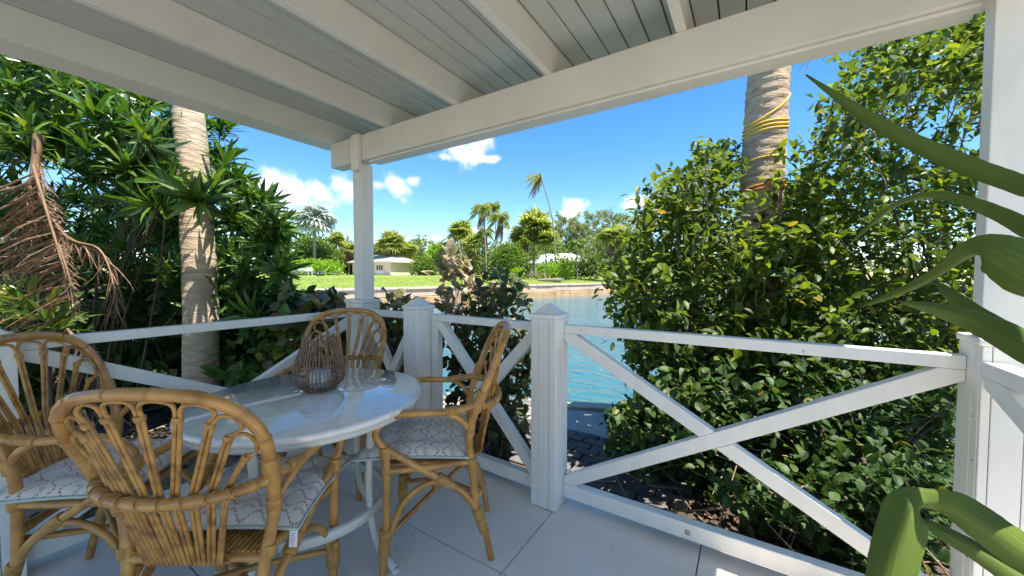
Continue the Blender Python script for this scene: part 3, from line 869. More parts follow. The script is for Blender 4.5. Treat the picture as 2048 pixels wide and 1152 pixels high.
rl = railing('porch_railing', 'wide white cross braced railing panel in front of the leafy shrub', (-.836, 1.857), (.609, 1.857))
for kx, kz, rr_ in ((.62, .075, .013), (.10, .965, .004), (1.02, .952, .004)):
    MB().lathe([(0, 0), (rr_, 0), (rr_ * 1.1, -.004)], 14).obj('knot', M['knot'], rl).matrix_local = Matrix.Translation((kx, -.0262, kz)) @ Matrix.Rotation(rad(90), 4, 'X')
railing('railing_gate', 'small white cross braced gate panel behind the wicker armchair', (-1.838, 1.875), (-1.0, 1.845), stiles=True, zbot=.035)
railing('porch_railing', 'narrow white cross braced panel between corner post and gate post', (-2.498, 1.857), (-1.988, 1.857))
railing('porch_railing', 'long white cross braced railing panel in front of the palm trunk', (-2.555, 1.778), (-2.555, .187))
railing('porch_railing', 'white cross braced railing panel running from the wide column past the strap leaved plant', (.636, 1.735), (.636, -.6))

# ------------------------------------------------------------------ rattan chairs


def mirror(pts): return [(-x, y, z) for x, y, z in pts]


def wrapped(p, q, r, turns=9, n=12):
    """a tight binding of split cane: a ridged sleeve from p to q"""
    p, q = np.array(p, float), np.array(q, float); m = turns * 2 + 1; R = []
    for i in range(m): R.append(r * (1.0 if i % 2 else .93))
    R[0] = R[-1] = r * .86
    return MB().tube([p + (q - p) * i / (m - 1) for i in range(m)], R, n)


def path_slice(path, a, b):
    P = smooth_path(path, 10); n = len(P); return P[int(a * (n - 1)):int(b * (n - 1)) + 1]


def wrapped_path(P, r, ridge=2):
    R = [r * (1.0 if i % 2 else .94) for i in range(len(P))]; R[0] = R[-1] = r * .88
    return MB().tube(P, R, 12)


def resample(P, n):
    P = np.array(P); s = np.r_[0, np.cumsum(np.linalg.norm(np.diff(P, axis=0), axis=1))]; t = np.linspace(0, s[-1], n)
    return np.stack([np.interp(t, s, P[:, k]) for k in range(3)], 1)


def knobbly(P, r, n=10, step=.012, nodes=(.3, .72), rng=None):
    """a cane pole: slightly uneven, with a swelling at each node"""
    s = np.linalg.norm(np.diff(np.array(P), axis=0), axis=1).sum(); m = max(6, int(s / step)); Q = resample(P, m)
    t = np.linspace(0, 1, m); R = r * (1 + .03 * np.sin(t * 23 + r * 900))
    for k in nodes: R = R + r * .09 * np.exp(-((t - k) * s / .008) ** 2)
    return MB().tube(Q, R, n)


def make_chair():
    t = empty('rattan_armchair')
    hoop_half = [(.178, -.166, .235), (.190, -.15, .42), (.208, -.136, .554), (.222, -.15, .64), (.231, -.178, .72), (.247, -.217, .82), (.241, -.246, .89), (.206, -.277, .955), (.132, -.303, .996), (0, -.316, 1.010)]
    hoop = hoop_half + mirror(hoop_half[:-1])[::-1]
    knobbly(smooth_path(hoop, 7), .0165, 12, nodes=(.12, .31, .44, .57, .7, .88)).obj('back_hoop', M['rattan'], t)
    arm = [(.228, -.185, .715), (.240, -.06, .690), (.246, .10, .692), (.245, .175, .680), (.241, .222, .645), (.237, .236, .605), (.231, .215, .56), (.222, .165, .518), (.213, .083, .457),
           (.205, -.01, .397), (.195, -.098, .332), (.184, -.166, .240), (.176, -.205, .127), (.168, -.232, 0.002)]
    leg = [(.205, .222, .002), (.208, .216, .08), (.215, .205, .2), (.222, .2, .38), (.228, .197, .535)]
    arch = [(.212, .205, .115), (.211, .178, .205), (.209, .141, .294), (.206, .084, .352), (.203, .02, .380), (.201, -.02, .376)]
    brace = [(.241, -.055, .682), (.232, -.10, .655), (.216, -.145, .600)]
    for s in (1, -1):
        f = (lambda p: p) if s == 1 else mirror
        knobbly(smooth_path(f(arm), 6), .0152, nodes=(.08, .2, .45, .6, .8)).obj('arm', M['rattan'], t)
        knobbly(smooth_path(f(leg), 5), .0155, nodes=(.55, .8)).obj('leg', M['rattan'], t)
        knobbly(smooth_path(f(arch), 6), .0125).obj('side_arch', M['rattan'], t)
        knobbly(smooth_path(f(brace), 5), .0125, nodes=(.5,)).obj('arm_brace', M['rattan'], t)

        def bind(P, r): wrapped_path(resample(P, max(7, int(np.linalg.norm(np.diff(np.array(P), axis=0), axis=1).sum() / .0035) | 1)), r).obj('binding', M['binding'], t)
        fp = lambda *pts: f(list(pts))
        bind(fp((.208, .216, .085), (.212, .207, .20)), .0245)
        bind(fp((.176, -.205, .13), (.185, -.166, .245)), .0225)
        bind(fp((.228, .199, .50), (.231, .203, .555)), .0225)
        bind(fp((.228, -.166, .685), (.240, -.196, .775)), .0225)
        bind(fp((.237, -.11, .700), (.242, -.04, .690)), .0195)
        bind(fp((.213, -.138, .575), (.219, -.147, .625)), .0205)
        bind(fp((.204, -.005, .402), (.199, -.055, .365)), .0225)
        bind(fp((.201, -.145, .475), (.197, -.147, .44)), .0205)
        bind(fp((.222, .2, .43), (.222, .2, .475)), .0195)
    waist = [(.226, -.186, .704), (.175, -.234, .698), (.092, -.264, .692), (0, -.274, .690)]; waist = waist + mirror(waist[:-1])[::-1]
    wp = smooth_path(waist, 8)
    knobbly(wp, .0155, 12).obj('back_rail', M['rattan'], t)
    # flat cane laced over the rail in a zigzag
    m = 160; Q = resample(wp, m); mb = MB(); Z = []
    for sgn in (1, -1):
        for i in range(m):
            a = Q[max(0, i - 1)]; b = Q[min(m - 1, i + 1)]; T = (b - a) / np.linalg.norm(b - a); n1 = np.cross(T, [0, 0, 1.]); n1 /= np.linalg.norm(n1); ph = sgn * i * 2 * math.pi / 16
            Z.append(Q[i] + (n1 * math.cos(ph) + np.array([0, 0, 1]) * math.sin(ph)) * .0168)
        mb.tube(Z, .0022, 5); Z = []
    mb.obj('lacing', M['binding'], t)
    # the fan of paired canes
    HP = resample(smooth_path(hoop_half[4:] + mirror(hoop_half[4:-1])[::-1], 10), 101)
    wl = resample(wp, 101)
    def bundle(k):
        """where a bundle of two canes starts, crosses the back rail and divides under the hoop"""
        h = int(round(50 - k * 10.4)); h = min(96, max(4, h)); top = HP[h]; tg = HP[h + 2] - HP[h - 2]; tg /= np.linalg.norm(tg)
        inw = np.array([0, -.22, .66]) - top; inw -= tg * (inw @ tg); inw /= np.linalg.norm(inw)
        xw = .150 * k / 4; kw = np.argmin(np.abs(wl[:, 0] - xw)); pw = wl[kw] + np.array([0, .0215, 0])
        base = np.array([.098 * k / 4, -.190, .452]); end = np.array([.09 * k / 4, -.150, .425])
        return end, base, pw, top + inw * (.068 if abs(k) < 3.9 else .05), top, inw, tg
    def straight(pts, step=.012):
        out = []
        for p, q in zip(pts[:-1], pts[1:]):
            m_ = max(2, int(np.linalg.norm(q - p) / step)); out += [p + (q - p) * i / m_ for i in range(m_)]
        return out + [pts[-1]]
    B = [bundle(k) for k in range(-4, 5)]
    for a_, b_ in zip(B[:-1], B[1:]):
        o1 = np.array([.0062, 0, 0]); ha = int((np.argmin(np.linalg.norm(HP - a_[4], axis=1)) + np.argmin(np.linalg.norm(HP - b_[4], axis=1))) / 2)
        crown = HP[ha] + (a_[5] + b_[5]) / 2 * .021
        sa, sb = a_[3] + o1, b_[3] - o1
        up = straight([a_[0] + o1, a_[1] + o1, a_[2] + o1, sa]); dn = straight([sb, b_[2] - o1, b_[1] - o1, b_[0] - o1])
        def shoulder(bd, sx):
            hp = bd[4] + bd[5] * .024; v = hp - sx
            return [sx + v * .45 + (crown - hp) * .05, sx + v * .80 + (crown - hp) * .20, sx + v * .97 + (crown - hp) * .52]
        arc = smooth_path([sa] + shoulder(a_, sa) + [crown] + shoulder(b_, sb)[::-1] + [sb], 4)[1:-1]
        MB().tube(up + arc + dn, .0054, 7).obj('cane_loop', M['rattan_dark'], t)
    for e_ in (B[0], B[-1]): MB().tube(straight([e_[0], e_[1], e_[2], e_[3]]), .0054, 7).obj('cane', M['rattan_dark'], t)
    for k, e_ in enumerate(B):
        d_ = e_[3] - e_[2]; d_ /= np.linalg.norm(d_); wrapped(e_[3] - d_ * .014, e_[3] + d_ * .002, .0125, 3, 8).obj('cane_tie', M['binding'], t)
        wrapped(HP[min(96, max(4, int(round(50 - (k - 4) * 10.4 + 5.2))))] - HP[min(95, max(3, int(round(50 - (k - 4) * 10.4 + 5.2)) - 1))] + HP[min(96, max(4, int(round(50 - (k - 4) * 10.4 + 5.2))))], HP[min(96, max(4, int(round(50 - (k - 4) * 10.4 + 5.2))))], .0185, 3, 10).obj('binding', M['binding'], t)
    knobbly([(.186, -.158, .355), (-.186, -.158, .355)], .0148, nodes=(.2, .8)).obj('rear_rail', M['rattan'], t)
    for s in (1, -1): wrapped((s * .182, -.158, .355), (s * .135, -.158, .355), .0195, 7).obj('binding', M['binding'], t)
    knobbly([(.195, -.150, .437), (-.195, -.150, .437)], .0135, nodes=(.3, .7)).obj('seat_frame', M['rattan'], t)
    sf = smooth_path([(.198, -.14, .458), (.208, .03, .447), (.218, .19, .445)], 5)
    for s in (1, -1): knobbly(sf if s == 1 else [(-p[0], p[1], p[2]) for p in sf], .0135, nodes=(.5,)).obj('seat_frame', M['rattan'], t)
    knobbly([(.222, .2, .450), (-.222, .2, .450)], .0145, nodes=(.3, .7)).obj('seat_frame', M['rattan'], t)
    mb = MB()
    for k in range(26): x = -.19 + k * .0152; mb.tube([(x, -.15, .452), (x * 1.06, .2, .465)], .0068, 6)
    mb.obj('seat', M['rattan_dark'], t)
    knobbly(smooth_path([(.21, .2, .165), (.02, .0, .262), (-.175, -.185, .30)], 5), .0115, nodes=(.4,)).obj('stretcher', M['rattan'], t)
    knobbly(smooth_path([(-.21, .2, .165), (.0, .02, .235), (.175, -.185, .32)], 5), .0115, nodes=(.6,)).obj('stretcher', M['rattan'], t)
    wrapped((.02, .0, .248), (-.012, .03, .25), .02, 5).obj('binding', M['binding'], t)
    return t


def heading(dx, dy): return math.atan2(-dx, dy)


chair = make_chair()
CH = [((-1.222, 1.284), heading(-.778, -.629), 'tan rattan armchair in front of the small gate, turned side on'),
      ((-1.45, .535), heading(-.552, .834), 'tan rattan armchair closest to the viewer, its fan back towards us'),
      ((-2.15, .385), heading(.73, .69), 'tan rattan armchair cut by the frame edge beside the boxed post'),
      ((-2.109, 1.302), heading(.617, -.787), 'tan rattan armchair in the porch corner behind the willow lantern')]
for i, (xy, hd, lb) in enumerate(CH):
    o = chair if i == 0 else copy_tree(chair)
    o.location = (*xy, 0); o.rotation_euler = (0, 0, hd); o.scale = (1.05, 1.05, .95) if i == 1 else (1, 1, 1); tag(o, lb, 'chair', 'rattan armchairs round the table')


def make_cushion():
    n = 34; V = []; Fq = []; UV = []
    for side in (1, -1):
        for j in range(n + 1):
            for i in range(n + 1):
                u, v = i / n * 2 - 1, j / n * 2 - 1
                # the sides draw in between pointed corners
                x = u * (.235 - .018 * (1 - v * v) * 1.0) + .0; y = v * (.235 - .018 * (1 - u * u))
                e = max(0, 1 - u ** 4) ** .55 * max(0, 1 - v ** 4) ** .55
                h = .040 * e * (.82 + .12 * math.cos(u * 2.5 * math.pi) * 1 + .10 * math.cos(v * 2.5 * math.pi)) if side > 0 else .020 * e
                tuft = sum(math.exp(-(((u - a) ** 2 + (v - b) ** 2) / .010)) for a in (-.5, 0, .5) for b in (-.5, 0, .5))
                if side > 0: h -= .016 * tuft
                V.append((x, y, side * h)); UV.append(((u + 1) / 2, (v + 1) / 2))
    N1 = n + 1
    for sd in (0, 1):
        o = sd * N1 * N1
        for j in range(n):
            for i in range(n):
                q = (o + j * N1 + i, o + j * N1 + i + 1, o + (j + 1) * N1 + i + 1, o + (j + 1) * N1 + i); Fq.append(q if sd == 0 else q[::-1])
    mb = MB(); mb.add(V, Fq, True); o = mb.obj('seat_cushion', M['cotton'])
    uvl = o.data.uv_layers.new(name='UVMap'); li = np.empty(len(o.data.loops), np.int32); o.data.loops.foreach_get('vertex_index', li)
    uvl.data.foreach_set('uv', np.array(UV, np.float32)[li].ravel())
    ring = []
    for k in range(4):
        for a in np.linspace(-1, 1, 20)[:-1]:
            u, v = [(a, -1), (1, a), (-a, 1), (-1, -a)][k]; ring.append((u * (.237 - .018 * (1 - v * v)), v * (.237 - .018 * (1 - u * u)), 0))
    MB().tube(ring, .0052, 7, closed=True).obj('piping', M['piping'], o)
    return o


cu = make_cushion()
SEAT_Z = .468
CUL = ['printed cotton seat cushion on the side on armchair by the small gate', 'printed cotton cushion with a white care tag on the chair closest to the viewer',
       'printed cotton cushion on the chair cut by the frame edge', 'printed cotton cushion on the corner chair behind the table']
for i, (xy, hd, lb) in enumerate(CH):
    o = cu if i == 0 else copy_tree(cu)
    lx, ly, rz, tilt = [(.02, .10, 0, .03), (.028, .12, .03, .0), (.02, .0, -.05, 0), (0, .05, 0, 0)][i]
    mt = Matrix.Translation((*xy, (SEAT_Z + .021) * (.95 if i == 1 else 1))) @ Matrix.Rotation(hd, 4, 'Z') @ Matrix.Translation((lx, ly, 0)) @ Matrix.Rotation(rz, 4, 'Z') @ Matrix.Rotation(tilt, 4, 'X')
    o.matrix_basis = mt; tag(o, CUL[i], 'cushion', 'printed seat cushions')
    if i == 1:
        tg = MB(); tg.add([(0, 0, 0), (.024, 0, 0), (.024, -.008, -.052), (0, -.008, -.052), (0, -.0012, 0), (.024, -.0012, 0), (.024, -.0092, -.052), (0, -.0092, -.052)], [(0, 1, 2, 3), (7, 6, 5, 4), (0, 3, 7, 4), (1, 5, 6, 2), (0, 4, 5, 1), (3, 2, 6, 7)])
        to = tg.obj('care_tag', M['tag'], o); to.location = (.208, -.228, -.004)
        for k in range(7):
            z = -.012 - k * .0055; mb = MB(); w = .016 - (k * 7 % 4) * .0015; yy = -.0019 + z * .154
            mb.box(.004, .004 + w, yy - .0004, yy - .0001, z - .0016, z); mb.obj('print_line', M['ink'] if 1 < k < 5 else M['ink2'], to)

# ------------------------------------------------------------------ table, lantern, candle
TX, TY, TZ = -1.628, .908, .72


def build_table():
    t = empty('round_table', (TX, TY, 0)); tag(t, 'round table with polished pale stone top on curved cream metal legs', 'table')
    R = .472
    MB().lathe([(0, TZ - .03), (R - .012, TZ - .03), (R - .003, TZ - .026), (R, TZ - .015), (R - .003, TZ - .004), (R - .012, TZ), (0, TZ)], 96).obj('tabletop', M['marble'], t)
    MB().lathe([(R - .05, TZ - .031), (R - .02, TZ - .0315), (R - .018, TZ - .052), (R - .05, TZ - .052), (R - .05, TZ - .031)], 72).obj('apron', M['table_metal'], t)
    for k in range(4):
        a = rad(107 + 90 * k); c, s = math.cos(a), math.sin(a)
        prof = [(.30, TZ - .034), (.296, .60), (.288, .48), (.282, .36), (.286, .26), (.302, .16), (.335, .085), (.375, .032), (.405, .012)]
        P = smooth_path([(r * c, r * s, z) for r, z in prof], 5); m = len(P)
        MB().tube(P, [.019 - .004 * math.sin(math.pi * i / (m - 1)) for i in range(m)], 10).obj('leg', M['table_metal'], t)
        MB().lathe([(0, .012), (.012, .012), (.019, .004), (.019, 0.001), (0, .001)], 14, (.408 * c, .408 * s, 0)).obj('foot', M['table_metal'], t)
    MB().lathe([(.285, .262), (.305, .262), (.307, .25), (.307, .225), (.300, .222), (.290, .222), (.285, .225), (.285, .262)], 72).obj('ring_stretcher', M['table_metal'], t)
    mb = MB().tube([(-.30, 0, TZ - .045), (.30, 0, TZ - .045)], .014, 8); mb.obj('cross_bar', M['table_metal'], t)
    mb = MB().tube([(0, -.30, TZ - .047), (0, .30, TZ - .047)], .012, 8); mb.obj('cross_bar', M['table_metal'], t)


build_table()


def build_lantern():
    x, y = -1.676, .967; t = empty('willow_lantern', (x, y, TZ)); tag(t, 'brown willow stick lantern standing on the stone table', 'lantern')
    prof = [(.068, .006), (.088, .026), (.106, .052), (.110, .078), (.101, .125), (.088, .165), (.074, .20), (.069, .226)]
    n = 22; PR = smooth_path([(r, 0, z) for r, z in prof], 4); w = .007
    for k in range(n):
        a = 2 * math.pi * k / n; jit = random.uniform(-.05, .05); L_ = []
        def pt(r, z, off): c, s = math.cos(a + jit * z * 4), math.sin(a + jit * z * 4); return (r * c - off * s, r * s + off * c, z)
        up = [pt(p[0] + random.uniform(-.0015, .0015), p[2], -w) for p in PR]; dn = [pt(p[0] + random.uniform(-.0015, .0015), p[2], w) for p in PR][::-1]
        h = random.uniform(.233, .246)
        arc = [pt(.068, h, -w * .75), pt(.068, h + .006, 0), pt(.068, h, w * .75)]
        MB().tube(up + smooth_path(arc, 3) + dn, .0027, 6).obj('stick', M['lantern'], t)
    for r, z, q in ((.068, .008, .004), (.104, .052, .0024), (.102, .120, .0024), (.071, .212, .0028)):
        MB().tube([(r * math.cos(2 * math.pi * j / 40), r * math.sin(2 * math.pi * j / 40), z + .0015 * math.sin(j * 2.3)) for j in range(40)], q, 6, closed=True).obj('hoop', M['lantern'], t)
    MB().lathe([(0, .002), (.066, .002), (.066, .008), (0, .008)], 32).obj('base', M['lantern'], t)
    c = empty('candle', (x, y, TZ + .008)); tag(c, 'stout white candle in a glass jar inside the willow lantern', 'candle')
    MB().lathe([(0, .004), (.044, .004), (.045, .075), (.030, .070), (0, .069)], 32).obj('wax', M['wax'], c)
    MB().tube([(0, 0, .068), (.001, 0, .083)], .0012, 5).obj('wick', M['wick'], c)
    MB().lathe([(0, .0005), (.048, .0005), (.0495, .003), (.0495, .105), (.0475, .105), (.0475, .003), (0, .003)], 36).obj('jar', M['glass'], c)


build_lantern()

# ------------------------------------------------------------------ palms near the porch


def trunk_mesh(P, radii, ring=.05, n=28, bump=.05, rng=RNG):
    """a palm trunk with its uneven leaf-scar rings"""
    P = np.array(smooth_path(P, 8)); s = np.r_[0, np.cumsum(np.linalg.norm(np.diff(P, axis=0), axis=1))]
    m = int(s[-1] / (ring / 5)); t = np.linspace(0, s[-1], m); Q = np.stack([np.interp(t, s, P[:, k]) for k in range(3)], 1)
    rr = np.interp(t / s[-1], np.linspace(0, 1, len(radii)), radii); V = []; Fq = []
    wob = rng.uniform(0, 6.28, 8)
    for i in range(m):
        for j in range(n):
            a = 2 * math.pi * j / n; ph = t[i] / ring + .35 * math.sin(a + wob[0]) + .18 * math.sin(2 * a + wob[1] + t[i] * 4) + .3 * math.sin(t[i] * 7 + wob[2])
            f_ = ph - math.floor(ph); sc_ = bump * (1 - f_) ** 2.2 + .012 * math.sin(5 * a + t[i] * 13 + wob[3]) + .014 * math.sin(3 * a + t[i] * 5 + wob[4])
            r = rr[i] * (1 + sc_); V.append((Q[i, 0] + r * math.cos(a), Q[i, 1] + r * math.sin(a), Q[i, 2]))
    for i in range(m - 1):
        for j in range(n): Fq.append((i * n + j, i * n + (j + 1) % n, (i + 1) * n + (j + 1) % n, (i + 1) * n + j))
    mb = MB(); mb.add(V, Fq, True); return mb


def frond(path, parent, mat_l, mat_r, nleaf=46, ll=.55, w=.028, droop=.5, r0=.014, parts=0, name='frond', wind=0.0, rng=RNG, angle=.75, side_bias=(1, 1)):
    """a feather frond along a path, leaflets on both sides"""
    P = resample(smooth_path(path, 8), 60); fr = MB().tube(P, np.linspace(r0, r0 * .25, 60), 6).obj(name, mat_r)
    child_of(fr, parent); Q, D, U, S = [], [], [], []
    for k in range(nleaf):
        t = .08 + .9 * k / nleaf; i = int(t * 58); p = P[i]; T = P[i + 1] - P[i]; T /= np.linalg.norm(T)
        sd = np.cross(T, [0, 0, 1.]); sd /= max(1e-6, np.linalg.norm(sd))
        for s, b in ((1, side_bias[0]), (-1, side_bias[1])):
            d = sd * s * angle + T * (.55 + rng.uniform(-.12, .12)) + np.array([0, 0, -droop * rng.uniform(.6, 1.3)])
            Q.append(p); D.append(d); U.append(np.array([0, 0, 1.]) + rng.normal(size=3) * .25); S.append(ll * b * (math.sin(math.pi * min(1, .12 + t * .86)) ** .6) * rng.uniform(.8, 1.1))
    tpl = leaf_template([(0, w * .5, 0), (.3, w, .02), (.7, w * .7, -.06), (1, .003, -.22)], .4)
    Q, D, U, S = map(np.array, (Q, D, U, S)); R = frames(D, U)
    o = merged('leaflets', tpl, Q, R, S, mat_l, None, kind='stuff'); o.parent = fr; o.matrix_parent_inverse = fr.matrix_basis.inverted() @ Matrix.Identity(4)
    o.matrix_parent_inverse = (Matrix.Translation(parent.location)).inverted() @ Matrix.Identity(4) if False else fr.matrix_parent_inverse.inverted() @ Matrix.Translation(parent.location).inverted() if False else Matrix.Identity(4)
    return fr


def palm_crown(root, top, n, length, mat, rise=.5):
    for k in range(n):
        a = k * 2.4 + .3; L_ = length * random.uniform(.85, 1.1); e = rise + .5 * math.sin(k * 1.7)
        pts = []
        for s in np.linspace(0, 1, 6):
            pts.append((top[0] + math.cos(a) * L_ * s, top[1] + math.sin(a) * L_ * s, top[2] + L_ * (e * s - (e * .6 + .55) * s * s)))
        frond(pts, root, mat, M['stem'], 40, length * .26, .03, .35, .02)


def build_palms():
    base = at(406, 905, 3.17); base[2] = GZ - .05
    pr = [tuple(base), tuple(at(404, 780, 3.17)), tuple(at(401, 600, 3.17)), tuple(at(394, 440, 3.18)), tuple(at(376, 215, 3.2)), tuple(at(360, 60, 3.25)), tuple(at(300, -900, 3.5))]
    t = empty('palm_tree', tuple(base)); tag(t, 'slim pale ringed palm trunk rising behind the long railing among dark rosette leaves', 'palm tree', 'palms beside the porch')
    child_of(trunk_mesh(pr, [.135, .117, .112, .102, .092, .09, .085], .06, bump=.035).obj('trunk', M['bark']), t)
    palm_crown(t, pr[-1], 9, 2.0, M['frond'], .55)
    base = at(1500, 930, 3.1); base[2] = GZ - .05
    pr = [tuple(base), tuple(at(1500, 760, 3.1)), tuple(at(1512, 560, 3.12)), tuple(at(1522, 380, 3.15)), tuple(at(1540, 110, 3.2)), tuple(at(1556, -120, 3.3)), tuple(at(1600, -800, 3.5))]
    t2 = empty('palm_tree', tuple(base)); tag(t2, 'thick tan palm trunk bound with yellow rope rising out of the leafy shrub', 'palm tree', 'palms beside the porch')
    child_of(trunk_mesh(pr, [.18, .165, .155, .148, .138, .13, .12], .085, bump=.06).obj('trunk', M['bark_warm']), t2)
    palm_crown(t2, pr[-1], 9, 2.2, M['frond'], .6)
    # the green frond that hangs into view beside the trunk
    frond([tuple(at(1600, -240, 3.4)), tuple(at(1650, -60, 3.3)), tuple(at(1632, 60, 3.2)), tuple(at(1610, 150, 3.1))], t2, M['frond'], M['dry_rachis'], 26, .36, .03, .25, .012)
    # ropes wound round the trunk
    pr_s = np.array(smooth_path(pr, 8))

    def axis(z):
        i = np.argsort(pr_s[:, 2]); return np.array([np.interp(z, pr_s[i, 2], pr_s[i, k]) for k in range(2)])

    def coil(name, label, px_y, turns, tilt, mat, pitch, cat='rope', d=3.12, rr=.195, a0=0, a1=None, r=.0085):
        z0 = at(1520, px_y, d)[2]; P = []; m = int(60 * turns)
        for i in range(m):
            a = a0 + 2 * math.pi * turns * i / m; z = z0 + pitch * i / m * turns + tilt * math.sin(a + .6); c = axis(z)
            P.append((c[0] + math.cos(a) * rr, c[1] + math.sin(a) * rr, z + .006 * math.sin(3 * a)))
        o = MB().tube(P, r, 7).obj(name, mat); tag(o, label, cat, 'ropes round the palm trunk')
    coil('rope', 'bright yellow rope wound in three close turns round the palm trunk', 268, 3.1, .028, M['rope'], .032, rr=.160)
    coil('rope', 'single slanting yellow rope crossing the palm trunk above the close turns', 210, .62, .16, M['rope'], .0, a0=rad(140), rr=.157)
    coil('rope', 'dull yellow rope showing through leaves below the close turns on the trunk', 322, 1.05, .02, M['rope'], .02, rr=.163, r=.007)
    coil('rope', 'orange rope low on the palm trunk just above the densest leaves', 384, 2.05, .025, M['rope_orange'], .03, rr=.168, r=.007)


build_palms()


def build_dead_fronds():
    def dead(label, path, nleaf, ll, droop, bias, angle=.9, r0=.011):
        t = empty('dead_palm_frond', tuple(path[0])); tag(t, label, 'palm frond', 'dry hanging palm fronds')
        P = resample(smooth_path(path, 8), 60); child_of(MB().tube(P, np.linspace(r0, r0 * .3, 60), 7).obj('rachis', M['dry_rachis']), t)
        Q, D, U, S = [], [], [], []
        for k in range(nleaf):
            tt = .06 + .92 * k / nleaf; i = int(tt * 58); p = P[i]; T = P[i + 1] - P[i]; T /= np.linalg.norm(T)
            right = np.array([math.cos(YAW), math.sin(YAW), 0])
            for s, b in ((-1, bias[0]), (1, bias[1])):
                if b <= 0: continue
                d = right * s * angle + T * .35 + np.array([0, 0, -droop * RNG.uniform(.5, 1.5)]) + RNG.normal(size=3) * .12
                Q.append(p); D.append(d); U.append(np.array([0, 0, 1.]) + RNG.normal(size=3) * .6); S.append(ll * b * RNG.uniform(.7, 1.15))
        tpl = leaf_template([(0, .008, 0), (.3, .014, .02), (.7, .009, -.05), (1, .002, -.2)], .5)
        leaves(t, tpl, Q, D, U, S, M['dry'], 200, 'leaflet', 'leaflets')
    dead('brown dead palm frond hanging with leaflets combed out sideways at the frame edge', [at(66, 330, 2.55), at(96, 430, 2.5), at(125, 530, 2.45), at(148, 640, 2.4)], 60, .52, .12, (1, .3))
    dead('brown dead palm frond curling over beside the first with drooping leaflets', [at(60, 360, 2.75), at(130, 470, 2.65), at(200, 500, 2.6), at(228, 580, 2.55), at(214, 640, 2.55)], 46, .26, .9, (.8, 1), .4)
    dead('thick brown skirt of dead fronds hanging straight down at the frame edge', [at(78, 270, 2.62), at(72, 320, 2.6), at(64, 370, 2.58), at(55, 430, 2.56)], 90, .36, 2.6, (.9, .9), .25, .03)
    dead('second row of brown leaflets combed sideways behind the nearer dead frond', [at(105, 400, 2.75), at(125, 470, 2.72), at(140, 560, 2.7), at(150, 650, 2.7)], 56, .6, .1, (1, .15))
    dead('two long bare curled strips of dead frond hanging by the green yellow tipped shrub', [at(118, 490, 2.42), at(140, 560, 2.4), at(152, 620, 2.4), at(158, 632, 2.4)], 8, .12, .9, (.6, .6), .3, .008)
    dead('thin brown dead frond drooping low behind the long railing', [at(100, 620, 2.7), at(160, 690, 2.6), at(200, 770, 2.55), at(205, 830, 2.5)], 26, .32, .8, (1, 1), .6, .012)
    dead('small tangle of brown dead leaflets against the dracaena stems', [at(20, 470, 2.9), at(60, 540, 2.8), at(90, 620, 2.75)], 26, .36, .7, (1, .9), .6, .012)


build_dead_fronds()

# ------------------------------------------------------------------ shrubs near the porch


def stems(parent, base, tips, r=.02, mat='stem', name='stem', limit=40):
    for tip in tips[:limit]:
        b = np.array(base) + RNG.normal(size=3) * np.array([.22, .22, 0]); tip = np.array(tip)
        if b[0] > -2.8: b[1] = max(b[1], 2.2)
        elif b[1] < 2.0: b[0] = min(b[0], -2.85)
        mid = b * .45 + tip * .55; mid[2] += .15; mid += RNG.normal(size=3) * .08
        P = smooth_path([b, mid, tip], 6); mb = MB().tube(P, np.linspace(r, r * .3, len(P)), 6); child_of(mb.obj(name, M[mat]), parent)


